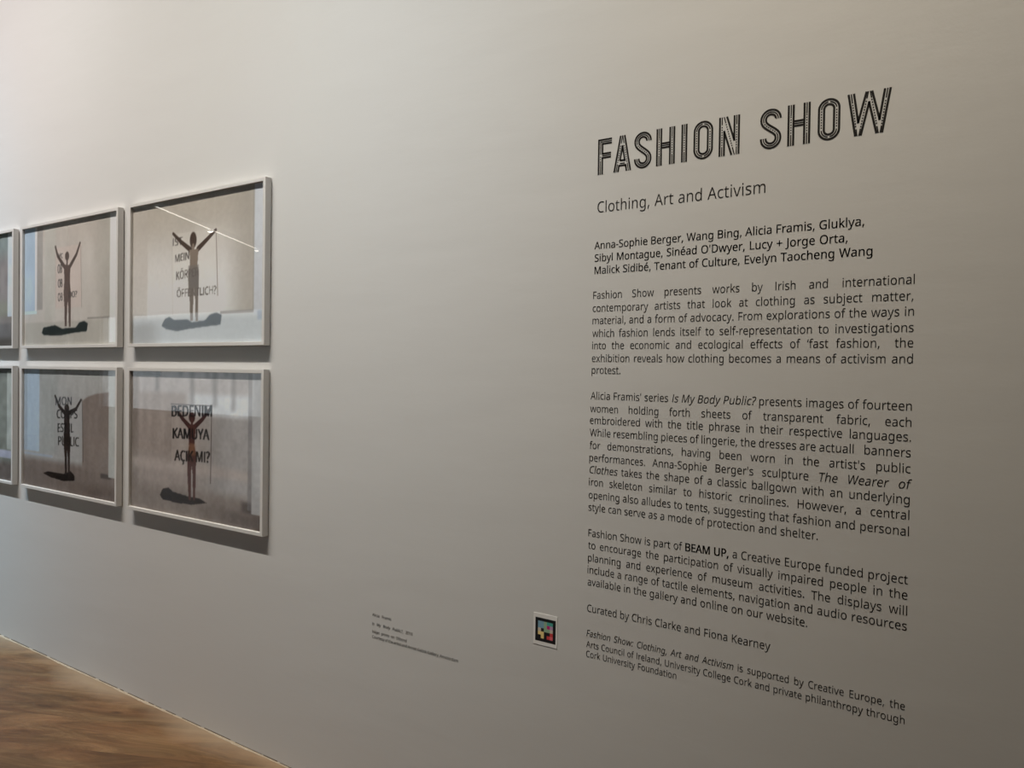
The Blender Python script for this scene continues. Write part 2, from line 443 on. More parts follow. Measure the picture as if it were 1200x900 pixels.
# ------------------------------------------------------------------ lettering: outlines of a humanist sans (units of 1/1000 em)
GLYPH_DATA = """
A639|545,0 459,221 176,221 91,0 0,0 279,717 360,717 638,0|352,517 318,624 287,517 206,301 432,301
B650|301,714 392,708 465,692 520,664 545,637 555,620 568,582 572,537 568,497 557,463 537,433 511,408 477,390 436,379 436,374 479,364 518,348 550,325 570,303 588,265 595,230 596,187 589,143 573,104 540,61 507,37 451,13 367,0 97,0 97,714|319,410 397,417 424,427 453,447 471,476 478,513 476,554 463,588 438,611 414,623 384,631 327,637 187,637 187,410|187,335 187,76 331,76 394,81 441,97 463,113 479,133 491,156 498,181 499,228 494,254 483,276 454,306 418,323 370,333
C632|403,645 349,640 312,630 267,608 230,578 200,538 177,491 163,435 157,390 160,294 177,221 208,159 228,134 252,113 280,96 310,83 382,70 470,74 573,97 573,19 522,3 480,-5 362,-9 289,1 226,24 173,60 130,106 98,163 75,229 63,304 62,398 74,472 103,554 120,583 150,622 198,665 257,698 308,714 384,724 458,721 535,707 601,682 565,606 481,636
D730|669,364 663,279 652,229 635,184 613,143 586,108 554,77 517,52 453,23 380,6 296,0 97,0 97,714 369,712 441,698 484,683 523,663 558,639 589,609 615,575 636,537 658,470 666,419|574,361 566,448 550,501 525,546 504,570 479,591 435,614 365,633 325,637 187,637 187,77 319,78 383,87 437,105 482,132 518,167 546,212 564,265 569,295
E556|496,0 97,0 97,714 496,714 496,635 187,635 187,412 478,412 478,334 187,334 187,79 496,79
F519|187,0 97,0 97,714 496,714 496,635 187,635 187,382 477,382 477,303 187,303
G728|407,377 654,377 654,27 566,4 490,-6 403,-10 325,-4 256,15 216,34 164,73 123,123 91,183 71,252 62,329 64,411 72,462 95,530 129,590 175,639 232,678 275,698 323,713 375,721 446,724 517,718 584,703 644,682 610,604 525,633 439,645 385,643 347,636 312,625 280,610 238,580 205,541 173,477 160,420 155,336 159,296 170,240 198,176 218,148 241,125 269,104 301,89 337,77 378,70 477,70 564,85 564,297 407,297
H741|643,0 553,0 553,333 187,333 187,0 97,0 97,714 187,714 187,412 553,412 553,714 643,714
I339|298,0 40,0 40,52 124,71 124,642 40,662 40,714 298,714 298,662 214,642 214,71 298,52
J273|-4,-190 -41,-187 -78,-177 -78,-101 -16,-111 30,-105 62,-87 84,-52 92,4 92,714 182,714 182,11 176,-52 169,-79 153,-113 139,-133 114,-156 94,-168 61,-182
K619|619,0 513,0 260,341 187,277 187,0 97,0 97,714 187,714 187,362 503,714 608,714 325,403
L524|97,0 97,714 187,714 187,80 499,80 499,0
M907|412,0 177,626 173,626 180,461 180,0 97,0 97,714 230,714 450,129 454,129 678,714 810,714 810,0 721,0 721,465 728,625 724,625 486,0
N760|663,0 558,0 176,593 172,593 180,427 180,0 97,0 97,714 201,714 582,123 586,123 579,295 579,714 663,714
O781|720,358 715,279 693,191 665,130 626,79 577,39 518,10 449,-6 370,-10 295,0 230,23 176,58 132,104 99,160 76,225 64,299 62,386 70,462 89,530 117,590 157,639 207,679 267,707 338,722 418,724 467,719 533,699 590,668 636,625 673,572 699,508 715,437|156,358 158,315 166,255 181,203 195,172 213,145 246,112 286,88 318,77 371,69 430,70 465,77 510,95 536,112 568,146 593,187 611,237 623,315 624,391 617,451 603,504 582,549 554,587 518,616 474,635 421,645 372,645 335,641 287,627 259,611 234,592 204,557 175,496 160,422
P605|286,714 351,711 407,700 453,683 473,672 505,645 529,611 550,551 554,493 546,440 531,400 507,364 474,332 430,307 390,292 343,283 289,278 187,278 187,0 97,0 97,714|278,637 187,637 187,355 307,357 372,369 403,383 427,401 444,424 452,443 461,487 458,532 450,560 427,594 392,618 360,629
Q781|720,358 717,295 707,236 690,183 667,134 638,93 603,57 561,29 512,8 683,-170 554,-170 416,-9 331,-6 261,10 201,39 164,69 142,92 106,145 81,208 64,299 62,386 70,462 89,530 117,590 157,639 207,679 267,707 338,722 418,724 467,719 533,699 590,668 636,625 673,572 699,508 715,437|156,358 158,315 166,255 181,203 195,172 213,145 246,112 286,88 318,77 371,69 430,70 465,77 510,95 536,112 568,146 593,187 611,237 623,315 624,391 617,451 603,504 582,549 554,587 518,616 474,635 421,645 372,645 335,641 287,627 259,611 234,592 204,557 175,496 160,422
R622|294,714 375,708 410,701 454,686 501,655 519,635 538,600 550,559 554,511 549,459 538,426 516,390 487,361 455,340 411,320 607,0 502,0 329,295 187,295 187,0 97,0 97,714|289,636 187,636 187,371 315,372 369,380 398,390 421,406 439,425 451,448 460,491 460,529 454,558 438,589 412,611 386,623 343,633
S549|502,191 494,132 471,82 433,43 396,20 368,8 303,-7 208,-9 119,2 51,24 51,110 115,88 181,73 251,68 300,72 340,82 378,104 398,129 411,166 412,192 406,222 393,248 377,265 325,297 211,343 155,371 112,405 82,445 69,476 62,512 60,556 64,582 82,629 97,649 124,675 157,696 196,712 271,724 331,722 384,716 431,704 485,684 457,607 387,631 321,643 254,643 211,632 185,616 166,595 153,563 151,532 155,508 166,481 199,448 255,418 391,361 424,341 452,318 474,293 489,264 499,230
T556|323,0 233,0 233,635 10,635 10,714 545,714 545,635 323,635
U731|640,252 638,216 628,165 602,104 583,77 560,54 503,16 468,3 429,-5 385,-9 330,-9 271,0 245,8 198,31 178,46 160,62 129,102 107,147 94,197 90,254 90,714 180,714 181,230 187,191 198,157 216,129 239,105 268,87 303,75 367,68 412,71 451,81 482,98 508,119 527,146 544,189 551,239 551,714 640,714
V600|600,714 345,0 255,0 0,714 94,714 265,228 300,100 317,168 345,258 505,714
W930|917,714 727,0 636,0 497,468 461,609 434,488 292,0 201,0 12,714 106,714 224,249 251,108 265,187 287,277 415,714 508,714 646,257 678,108 702,233 823,714
Y566|283,363 469,714 566,714 328,277 328,0 238,0 238,273 0,714 98,714
Z572|533,0 38,0 38,68 414,634 50,634 50,714 523,714 523,646 147,80 533,80
a561|288,545 354,539 406,521 444,490 468,446 477,409 480,365 480,0 416,0 399,76 395,76 347,28 299,1 237,-9 169,-6 128,7 94,29 68,60 55,89 46,149 55,204 71,235 109,272 145,292 214,311 271,318 394,323 392,386 383,423 365,448 340,464 296,474 242,471 194,458 132,433 105,499 154,521 200,535 250,543|314,259 268,256 213,245 186,234 159,212 142,183 137,148 144,109 158,88 172,77 196,66 224,61 252,62 283,66 311,76 336,90 359,109 375,132 387,161 392,195 393,262
b615|173,575 168,465 173,465 193,489 217,510 257,532 309,544 363,544 408,535 467,506 499,475 514,457 536,414 551,362 559,301 558,224 549,165 533,114 509,72 479,38 429,7 401,-2 355,-10 282,-4 257,3 226,19 200,38 173,68 166,68 148,0 85,0 85,760 173,760|324,472 285,469 252,460 226,445 206,423 191,395 181,361 173,267 178,199 186,161 198,129 214,103 238,84 268,70 326,63 360,66 389,76 413,93 433,116 449,145 460,181 467,222 469,269 467,316 460,357 449,392 433,421 413,443 388,459 359,469
c480|300,-10 233,-3 188,12 147,36 113,68 86,109 67,160 57,220 56,289 60,334 74,393 97,441 127,480 164,509 207,530 254,542 316,546 385,537 447,517 420,444 356,463 311,469 266,466 224,451 191,426 168,389 153,341 146,282 148,221 163,157 184,118 214,89 252,72 310,66 368,73 438,97 438,19 402,4 370,-4
d615|275,-10 228,-6 166,17 115,60 89,99 70,146 56,234 59,332 70,388 89,436 101,457 131,492 166,518 186,528 228,542 296,545 349,536 397,511 442,467 448,467 442,542 442,760 530,760 530,0 459,0 446,72 442,72 409,35 371,10 323,-6|289,63 328,66 361,75 388,89 408,110 424,136 434,168 441,206 443,266 441,313 430,373 418,405 401,432 377,452 347,465 288,473 255,469 226,459 201,441 181,416 166,386 155,350 146,265 155,180 166,145 181,116 202,93 226,76 255,66
e564|292,546 341,542 385,529 423,508 463,469 493,418 506,372 513,322 513,251 146,251 153,189 165,154 192,112 217,92 262,72 317,65 376,69 427,80 489,102 489,25 408,-2 340,-9 276,-8 225,2 179,21 138,49 105,85 80,129 63,182 56,242 59,326 72,382 101,445 131,482 181,520 241,541|291,474 261,471 235,464 211,451 192,433 175,411 162,385 148,321 421,321 413,383 403,409 389,431 371,449 349,463 322,471
f344|332,468 197,468 197,0 109,0 109,468 15,468 15,509 109,539 110,603 121,659 135,692 162,727 189,745 232,760 270,765 321,763 387,747 364,678 316,690 284,693 254,689 231,676 213,656 202,626 197,586 197,536 332,536
g615|275,546 325,541 370,526 410,501 443,465 448,465 460,536 530,536 530,-9 528,-45 520,-94 504,-136 489,-161 450,-199 411,-220 381,-230 310,-240 248,-239 196,-233 138,-221 97,-206 97,-125 161,-150 239,-164 312,-166 343,-161 370,-151 393,-136 413,-116 433,-79 442,-33 446,71 442,71 419,43 392,21 339,-2 303,-9 251,-9 204,0 183,8 146,31 129,46 100,82 88,103 63,177 56,235 59,328 70,382 88,429 114,471 146,504 183,527 226,541|287,472 255,469 227,459 203,442 177,409 163,378 152,341 147,298 147,242 151,198 160,160 174,128 192,102 215,83 241,69 272,63 299,62 344,68 373,78 397,95 416,118 430,146 439,181 443,223 444,285 440,333 431,373 418,406 406,424 384,445 357,460 325,469
h618|173,537 168,462 174,462 205,498 237,520 275,536 324,544 387,542 438,529 479,506 503,481 525,438 536,382 537,0 450,0 450,343 443,400 428,431 404,454 372,468 330,472 289,469 245,455 220,437 196,404 181,361 174,307 173,0 85,0 85,760 173,760
i258|173,536 173,0 85,0 85,536|130,737 153,732 169,720 179,701 181,681 179,662 169,643 153,630 130,625 105,630 89,643 82,656 78,681 80,701 89,720 105,732
j258|22,-240 -17,-237 -55,-228 -55,-157 -7,-166 33,-165 64,-150 80,-124 85,-83 85,536 173,536 173,-80 169,-127 153,-175 123,-210 80,-233|78,681 80,701 89,720 105,732 130,737 153,732 169,720 179,701 181,681 179,662 169,643 153,630 130,625 105,630 89,643 82,656
k534|172,363 168,276 172,276 236,355 407,536 510,536 293,307 525,0 419,0 233,250 172,197 172,0 85,0 85,760 172,760
l258|173,0 85,0 85,760 173,760
m935|673,546 735,539 784,520 820,487 843,439 851,397 854,349 854,0 767,0 767,345 763,388 747,432 725,454 696,468 658,472 622,469 578,454 546,427 526,387 518,355 514,317 513,0 426,0 426,345 421,392 407,429 384,454 350,469 316,472 279,469 239,455 217,437 194,404 181,361 174,308 173,0 85,0 85,536 156,536 169,463 174,463 209,505 235,522 263,535 324,546 389,540 425,529 455,512 479,487 496,456 501,456 533,496 563,518 610,537
n618|343,546 408,539 461,520 499,487 525,439 534,397 537,349 537,0 450,0 450,343 443,400 428,431 404,454 372,468 330,472 289,469 255,460 227,444 199,409 182,361 174,301 173,0 85,0 85,536 156,536 169,463 174,463 206,500 246,526 293,541
o605|551,269 547,206 534,150 512,103 483,63 447,31 405,8 355,-5 288,-10 226,0 181,19 142,46 109,82 84,126 65,177 56,236 55,291 63,351 78,404 102,448 133,485 171,513 216,533 267,544 322,545 373,538 418,521 459,495 493,462 520,419 539,370 549,312|146,269 152,197 172,138 184,118 206,95 243,73 277,65 316,63 341,67 373,77 392,88 416,110 443,160 456,210 460,254 458,314 450,354 433,399 415,426 392,448 363,462 328,470 282,471 247,464 204,442 183,418 160,372 148,314
p615|340,546 387,542 449,519 499,477 526,438 551,363 559,303 558,225 545,149 525,100 490,49 443,14 387,-6 319,-9 266,1 217,25 173,68 167,68 173,-10 173,-240 85,-240 85,536 157,536 169,463 173,463 206,500 243,526 291,542|324,472 286,469 255,460 229,446 208,426 193,400 182,368 174,316 173,269 175,222 184,169 195,135 212,108 235,87 263,72 299,65 326,63 349,65 380,74 407,90 428,113 445,141 457,175 467,227 469,270 460,353 449,387 433,417 413,441 388,458 359,469
q615|442,-11 447,72 441,72 421,48 397,27 356,3 304,-9 249,-9 205,0 148,29 116,60 89,99 70,146 59,202 55,290 62,352 76,405 98,450 127,487 174,522 201,534 244,544 291,546 333,540 358,532 389,516 423,488 443,463 447,463 460,536 530,536 530,-240 442,-240|290,63 328,66 360,74 387,88 407,108 423,134 434,167 442,218 443,266 435,356 424,391 409,421 389,443 362,460 328,470 288,473 254,469 225,459 201,441 181,416 166,386 155,350 146,265 155,180 166,146 181,116 202,93 226,76 256,66
r413|335,546 398,540 387,459 329,466 284,459 237,433 205,398 183,352 174,306 173,0 85,0 85,536 157,536 167,438 171,438 206,486 245,519 291,540
s479|434,148 428,100 408,61 377,30 322,4 252,-9 180,-9 114,1 52,24 52,104 97,85 152,69 199,62 253,62 291,69 319,82 342,108 349,131 348,150 343,168 317,196 274,221 128,284 95,306 71,332 54,373 52,421 65,464 82,489 106,509 136,525 189,541 230,545 288,545 333,539 375,528 423,510 393,440 340,459 294,470 256,474 209,472 179,464 157,452 142,436 135,409 137,393 145,375 171,353 331,283 369,263 392,246 410,226 423,204 431,178
t361|264,62 300,65 339,73 339,6 311,-3 267,-9 228,-9 199,-4 163,8 132,31 109,64 98,98 92,156 92,468 16,468 16,510 93,545 128,659 180,659 180,536 335,536 335,468 180,468 180,158 183,125 193,99 210,80 230,68
u618|533,536 533,0 461,0 448,71 444,71 413,35 386,17 349,1 308,-8 258,-10 215,-5 167,10 137,29 113,54 96,85 84,123 80,153 79,536 168,536 168,191 172,148 190,104 213,81 246,68 287,63 341,69 372,80 398,98 422,131 437,174 444,227 445,536
v508|203,0 0,536 94,536 218,191 251,78 255,78 300,220 414,536 508,536 304,0
w786|431,303 394,445 390,445 361,323 258,1 158,1 11,537 102,537 189,200 211,91 215,91 246,218 346,537 442,537 549,186 570,92 574,92 596,198 685,537 775,537 626,1 523,1
x529|212,274 27,536 127,536 265,334 402,536 501,536 316,274 511,0 411,0 265,214 117,0 18,0
y510|1,536 95,536 221,205 256,85 260,85 306,232 415,536 510,536 258,-121 228,-171 198,-202 163,-224 121,-237 67,-240 11,-232 11,-162 85,-167 112,-162 139,-146 158,-129 177,-100 217,-2
z470|431,0 39,0 39,58 327,468 56,468 56,536 424,536 424,470 140,68 431,68
0572|523,358 518,257 503,170 475,100 453,65 436,46 406,22 383,9 358,0 316,-8 265,-9 229,-4 196,7 166,24 128,58 107,88 89,122 69,182 53,276 49,386 58,490 79,576 94,612 113,643 148,682 176,701 208,714 245,722 305,724 341,719 374,708 404,692 431,670 454,643 474,612 490,576 513,490 521,414|137,358 141,268 152,195 165,151 191,106 226,78 272,66 322,69 363,89 387,115 410,164 426,229 433,311 432,427 423,504 405,564 379,609 344,637 298,649 259,648 236,642 199,617 171,577 152,520 141,448
1572|355,0 269,0 269,519 273,622 135,505 89,564 282,714 355,714
2572|520,0 48,0 48,73 261,288 335,368 359,400 382,440 394,472 400,505 399,557 392,581 381,601 357,626 314,645 262,649 204,639 154,616 103,581 56,640 109,678 162,704 211,718 264,724 323,721 365,711 402,695 442,665 464,636 484,589 489,562 491,520 482,467 455,405 423,356 383,308 159,84 159,80 520,80
8572|285,724 358,716 408,699 439,680 456,665 484,627 495,592 499,553 496,522 485,486 465,455 439,428 407,404 363,378 434,337 482,294 501,269 514,241 522,185 518,142 506,104 485,71 458,43 424,20 384,4 339,-7 288,-10 234,-7 186,3 145,19 110,41 84,68 64,101 53,139 49,182 57,238 70,267 87,293 133,335 197,373 156,400 127,425 108,446 88,477 78,503 72,543 74,580 83,616 107,656 153,693 214,716|135,181 140,144 149,123 163,103 182,86 205,73 234,65 286,60 350,69 376,79 398,94 414,113 426,134 434,158 436,184 433,209 426,232 395,271 348,303 270,337 212,307 170,272 144,231|284,653 234,646 193,626 178,612 167,594 158,550 165,508 176,488 190,470 223,446 289,412 345,441 382,470 406,509 412,550 403,594 392,612 377,626 336,646
.268|72,54 75,79 82,97 99,113 121,120 151,119 173,110 189,92 195,71 195,37 186,11 168,-5 146,-13 115,-12 90,2 76,23
,268|192,105 158,-2 106,-129 41,-129 70,-4 91,116 185,116
:268|72,54 75,79 82,97 99,113 121,120 151,119 173,110 189,92 195,71 195,37 186,11 168,-5 146,-13 115,-12 90,2 76,23|72,482 75,507 82,526 99,542 121,549 151,548 173,539 189,521 195,500 195,465 186,439 168,423 146,415 115,416 90,430 76,451
?434|140,228 148,293 169,340 202,378 284,453 313,491 323,533 320,580 307,607 285,627 266,637 231,645 179,646 136,640 43,605 12,675 89,706 152,720 232,723 293,712 342,688 368,665 388,637 401,605 407,569 407,527 400,489 385,457 365,428 261,332 228,293 213,257 210,201 140,201|117,54 119,79 127,97 144,113 166,120 197,119 217,110 233,92 239,71 239,37 230,11 213,-5 191,-13 160,-12 134,2 121,23
!269|163,201 106,201 81,714 188,714|72,54 75,79 82,97 100,113 122,120 152,119 173,110 189,92 195,71 195,37 186,11 168,-5 146,-13 116,-12 90,2 76,23
+572|321,388 520,388 520,317 321,317 321,111 249,111 249,317 50,317 50,388 249,388 249,595 321,595
-322|40,229 40,307 282,307 282,229
'225|160,714 140,456 85,456 65,714
é564|292,546 341,542 385,529 423,508 463,469 493,418 506,372 513,322 513,251 146,251 153,189 165,154 192,112 217,92 262,72 317,65 376,69 427,80 489,102 489,25 408,-2 340,-9 276,-8 225,2 179,21 138,49 105,85 80,129 63,182 56,242 59,326 72,382 101,445 131,482 181,520 241,541|291,474 261,471 235,464 211,451 192,433 175,411 162,385 148,321 421,321 413,383 403,409 389,431 371,449 349,463 322,471|433,756 369,681 290,606 232,606 232,618 282,689 327,766 433,766
Ö781|720,358 715,279 693,191 665,130 626,79 577,39 518,10 449,-6 370,-10 295,0 230,23 176,58 132,104 99,160 76,225 64,299 62,386 70,462 89,530 117,590 157,639 207,679 267,707 338,722 418,724 467,719 533,699 590,668 636,625 673,572 699,508 715,437|156,358 158,315 166,255 181,203 195,172 213,145 246,112 286,88 318,77 371,69 430,70 465,77 510,95 536,112 568,146 593,187 611,237 623,315 624,391 617,451 603,504 582,549 554,587 518,616 474,635 421,645 372,645 335,641 287,627 259,611 234,592 204,557 175,496 160,422|251,859 253,876 262,893 276,904 298,908 320,904 334,893 343,876 345,859 341,837 334,825 320,814 298,809 276,814 262,825 254,837|439,859 442,881 449,893 463,904 485,908 507,904 521,893 528,881 532,859 530,842 521,825 507,814 485,809 463,814 449,825 442,837
Ç632|403,645 349,640 312,630 267,608 230,578 200,538 177,491 163,435 157,390 160,294 177,221 208,159 228,134 252,113 280,96 310,83 382,70 470,74 573,97 573,19 522,3 480,-5 362,-9 289,1 226,24 173,60 130,106 98,163 75,229 63,304 62,398 74,472 103,554 120,583 150,622 198,665 257,698 308,714 384,724 458,721 535,707 601,682 565,606 481,636|473,-139 471,-162 459,-191 436,-213 415,-225 390,-233 343,-240 275,-235 275,-180 321,-185 360,-183 387,-173 399,-158 400,-129 387,-110 354,-95 311,-86 354,0 412,0 386,-53 425,-66 452,-84 469,-110
İ339|298,0 40,0 40,52 124,71 124,642 40,662 40,714 298,714 298,662 214,642 214,71 298,52|171,915 194,910 210,898 220,879 222,859 220,840 210,821 194,808 171,803 146,808 130,821 121,840 119,859 121,879 130,898 146,910
ı258|173,0 85,0 85,536 173,536
’175|163,703 129,596 77,469 12,469 39,585 62,714 156,714
‘175|12,480 46,587 98,714 163,714 132,579 113,469 18,469
"""
GLYPHS = {}
for row in GLYPH_DATA.strip('\n').split('\n'):
    ch = row[0]
    f = row[1:].split('|')
    GLYPHS[ch] = (int(f[0]), [[tuple(map(int, p.split(','))) for p in c.split()] for c in f[1:] if c])
GLYPHS['I'] = (284, [[(97, 0), (97, 714), (187, 714), (187, 0)]])
GLYPHS['İ'] = (284, [[(97, 0), (97, 714), (187, 714), (187, 0)], [(92, 790), (92, 880), (192, 880), (192, 790)]])
SPACE = 260


def embolden(c, d):
    """offset a closed contour by d; ink lies to the right of clockwise outlines"""
    if abs(d) < 1e-6:
        return c
    n = len(c)
    out = []
    for i in range(n):
        p0, p1, p2 = c[i - 1], c[i], c[(i + 1) % n]
        a = (p1[0] - p0[0], p1[1] - p0[1])
        b = (p2[0] - p1[0], p2[1] - p1[1])
        la, lb = math.hypot(*a) or 1, math.hypot(*b) or 1
        na = (-a[1] / la, a[0] / la)
        nb = (-b[1] / lb, b[0] / lb)
        m = (na[0] + nb[0], na[1] + nb[1])
        k = 1 + na[0] * nb[0] + na[1] * nb[1]
        k = max(k, 0.5)
        out.append((p1[0] + d * m[0] / k, p1[1] + d * m[1] / k))
    return out


def area2(c):
    return sum(c[i - 1][0] * c[i][1] - c[i][0] * c[i - 1][1] for i in range(len(c)))


# make sure outer contours run clockwise (outward normal on the left)
for ch, (adv, cs) in list(GLYPHS.items()):
    if cs:
        big = max(cs, key=lambda c: abs(area2(c)))
        if area2(big) > 0:
            GLYPHS[ch] = (adv, [c[::-1] for c in cs])


def natural(s):
    return sum(SPACE if c == ' ' else GLYPHS[c][0] for c in s)


def right_bearing(ch):
    adv, cs = GLYPHS[ch]
    return adv - max(p[0] for c in cs for p in c)


def left_bearing(ch):
    return min(p[0] for c in GLYPHS[ch][1] for p in c)


def film(name, polys):
    """text polygons; None closes a glyph layer, layers may overlap"""
    layers, cur = [], []
    for P in polys:
        if P is None:
            layers.append(cur)
            cur = []
        else:
            cur.append(P)
    layers.append(cur)
    groups = [[], [], []]
    for i, l in enumerate(layers):
        groups[i % 3] += l
    bm = bmesh.new()
    for g in groups:
        if g:
            me = poly_mesh(name, g)
            bm.from_mesh(me)
            bpy.data.meshes.remove(me)
    me = bpy.data.meshes.new(name)
    bm.to_mesh(me)
    bm.free()
    return me


def poly_mesh(name, polys, z=0.0004):
    """filled even-odd polygons in the xy plane, a thin film of thickness z"""
    cu = bpy.data.curves.new(name, 'CURVE')
    cu.dimensions = '2D'
    cu.fill_mode = 'BOTH'
    cu.extrude = z / 2
    for P in polys:
        s = cu.splines.new('POLY')
        s.points.add(len(P) - 1)
        for q, p in zip(s.points, P):
            q.co = (p[0], p[1], 0, 1)
        s.use_cyclic_u = True
    ob = bpy.data.objects.new(name, cu)
    me = bpy.data.meshes.new_from_object(ob)
    bpy.data.objects.remove(ob)
    bpy.data.curves.remove(cu)
    v = np.empty(len(me.vertices) * 3)
    me.vertices.foreach_get('co', v)
    v = v.reshape(-1, 3)
    w = np.stack([v[:, 0], -v[:, 2] - z / 2, v[:, 1]], 1)     # stand it up, facing the room
    me.vertices.foreach_set('co', w.ravel())
    me.update()
    return me


m_vinyl = simple_mat('black_vinyl', tuple(lin((30, 27, 25))), 0.55, spec=0.2)
m_vinyl_grey = simple_mat('black_vinyl_small', tuple(lin((30, 27, 25))), 0.6, spec=0.2)


def layout(runs, em, hs, x, right=None):
    """runs: [(text, weight, italic)], '^' is a fixed gap as wide as a y.  Returns polygons per run.
    With 'right' given the word spaces are stretched so that the line ends there."""
    k = em / 1000.0
    nat = 0
    ns = 0
    for t, wgt, it in runs:
        for c in t:
            if c == ' ':
                ns += 1
                nat += SPACE * hs
            elif c == '^':
                nat += 500 * hs
            else:
                nat += GLYPHS[c][0] * hs
    first = runs[0][0].lstrip()[0]
    last = runs[-1][0].rstrip()[-1]
    lb = left_bearing(first) * hs
    x = x - lb * k
    extra = 0.0
    if right is not None and ns:
        want = (right - x) / k
        extra = (want - (nat - right_bearing(last) * hs)) / ns
    pen = 0.0
    res = []
    for t, wgt, it in runs:
        polys = []
        for c in t:
            if c == ' ':
                pen += SPACE * hs + extra
                continue
            if c == '^':
                pen += 500 * hs
                continue
            adv, cs = GLYPHS[c]
            for sx in ((0,) if wgt <= 0 else (-wgt, 0, wgt)):      # heavier cuts: the outline spread sideways
                for cc in cs:
                    q = embolden(cc, min(wgt, 0))
                    polys.append([(x + (pen + sx + (p[0] + (0.2 * p[1] if it else 0)) * hs) * k, p[1] * k) for p in q])
                polys.append(None)
            pen += adv * hs
        res.append(polys)
    return res


def line_width(runs, em, hs):
    return sum(natural(t.replace('^', 'y')) for t, _, _ in runs) * hs * em / 1000


YW = D - 0.0002


def text_block(name, label, cat, lines, em, hs, mat, group=None, xl=-0.988):
    """lines: (z, left x, right x or None, runs); runs with a tag become sub-parts"""
    z0 = lines[-1][0]
    root = empty(name, (xl, YW, z0), label, cat, group)
    for z, x, right, runs in lines:
        pr = [(r[0], r[1], r[2]) for r in runs]
        sets = layout(pr, em, hs, x, right)
        main = [p for s, r in zip(sets, runs) if len(r) < 4 for p in s]
        ln = None
        shift = lambda P: [c and [(a - xl, b + z - z0) for a, b in c] for c in P]
        if main:
            ln = link_mesh('text_line', film('text_line', shift(main)), mat, root)
        for s, r in zip(sets, runs):
            if len(r) >= 4 and s:
                o = link_mesh(r[3], film(r[3], shift(s)), mat, ln if ln is not None else root)
                o['label'] = r[4]
    return root


LIGHT, MED, BOLD = -1.0, 8.0, 20.0
R_ = lambda t, w=LIGHT: [(t, w, False)]
XL, XR = -0.988, -0.1655
BODY, BHS = 0.0298, 0.0

# ------------------------------------------------------------------ the title: stitched three-line capitals
TZ, TH = 2.1233, 0.1012
S_W, S_T, S_C = 0.166, 0.050, 0.028     # stroke width, outer line, centre line (in cap heights)
title = empty('vinyl_title', (-0.977, YW, TZ), 'large black stitched-outline capitals reading FASHION SHOW at the top of the wall text', 'lettering')


def ribbon(pts, t):
    """closed polygon of a polyline given thickness t"""
    n = len(pts)
    L, Rr = [], []
    for i in range(n):
        a = pts[max(i - 1, 0)]
        b = pts[min(i + 1, n - 1)]
        if 0 < i < n - 1:
            d1 = (pts[i][0] - a[0], pts[i][1] - a[1])
            d2 = (b[0] - pts[i][0], b[1] - pts[i][1])
            l1, l2 = math.hypot(*d1), math.hypot(*d2)
            n1 = (-d1[1] / l1, d1[0] / l1)
            n2 = (-d2[1] / l2, d2[0] / l2)
            m = (n1[0] + n2[0], n1[1] + n2[1])
            k = max(1 + n1[0] * n2[0] + n1[1] * n2[1], 0.35)
            nn = (m[0] / k, m[1] / k)
        else:
            d = (b[0] - a[0], b[1] - a[1])
            l = math.hypot(*d)
            nn = (-d[1] / l, d[0] / l)
        L.append((pts[i][0] + nn[0] * t / 2, pts[i][1] + nn[1] * t / 2))
        Rr.append((pts[i][0] - nn[0] * t / 2, pts[i][1] - nn[1] * t / 2))
    return L + Rr[::-1]


def split_sharp(p, t):
    """break a path at its corners so that every straight run is its own strip, with square overlapping ends"""
    out, cur = [], [p[0]]
    for i in range(1, len(p)):
        cur.append(p[i])
        if i < len(p) - 1:
            a = (p[i][0] - p[i - 1][0], p[i][1] - p[i - 1][1])
            b = (p[i + 1][0] - p[i][0], p[i + 1][1] - p[i][1])
            la, lb = math.hypot(*a), math.hypot(*b)
            if (a[0] * b[0] + a[1] * b[1]) / (la * lb) < 0.6:
                cur[-1] = (p[i][0] + a[0] / la * t / 2, p[i][1] + a[1] / la * t / 2)
                out.append(cur)
                cur = [(p[i][0] - b[0] / lb * t / 2, p[i][1] - b[1] / lb * t / 2)]
    out.append(cur)
    return out


def offset_path(pts, d):
    n = len(pts)
    out = []
    for i in range(n):
        a = pts[max(i - 1, 0)]
        b = pts[min(i + 1, n - 1)]
        v = (b[0] - a[0], b[1] - a[1])
        l = math.hypot(*v)
        out.append((pts[i][0] - v[1] / l * d, pts[i][1] + v[0] / l * d))
    return out


def sub_path(pts, s0, s1):
    out = []
    acc = 0
    for a, b in zip(pts[:-1], pts[1:]):
        l = math.hypot(b[0] - a[0], b[1] - a[1])
        lo, hi = max(s0, acc), min(s1, acc + l)
        if hi > lo + 1e-9:
            for s in (lo, hi):
                u = (s - acc) / l
                p = (a[0] + (b[0] - a[0]) * u, a[1] + (b[1] - a[1]) * u)
                if not out or math.hypot(p[0] - out[-1][0], p[1] - out[-1][1]) > 1e-6:
                    out.append(p)
        acc += l
    return out


def plen(pts):
    return sum(math.hypot(b[0] - a[0], b[1] - a[1]) for a, b in zip(pts[:-1], pts[1:]))


def stitched(pts, f0=0.27, f1=0.27, dash=0.034, gap=0.030):
    """solid at both ends, stitches between"""
    L = plen(pts)
    out = []
    if f0 > 0:
        out.append(sub_path(pts, 0, f0 * L))
    s = f0 * L + gap
    while s + dash < (1 - f1) * L:
        out.append(sub_path(pts, s, s + dash))
        s += dash + gap
    if f1 > 0:
        out.append(sub_path(pts, (1 - f1) * L, L))
    return [p for p in out if len(p) > 1]


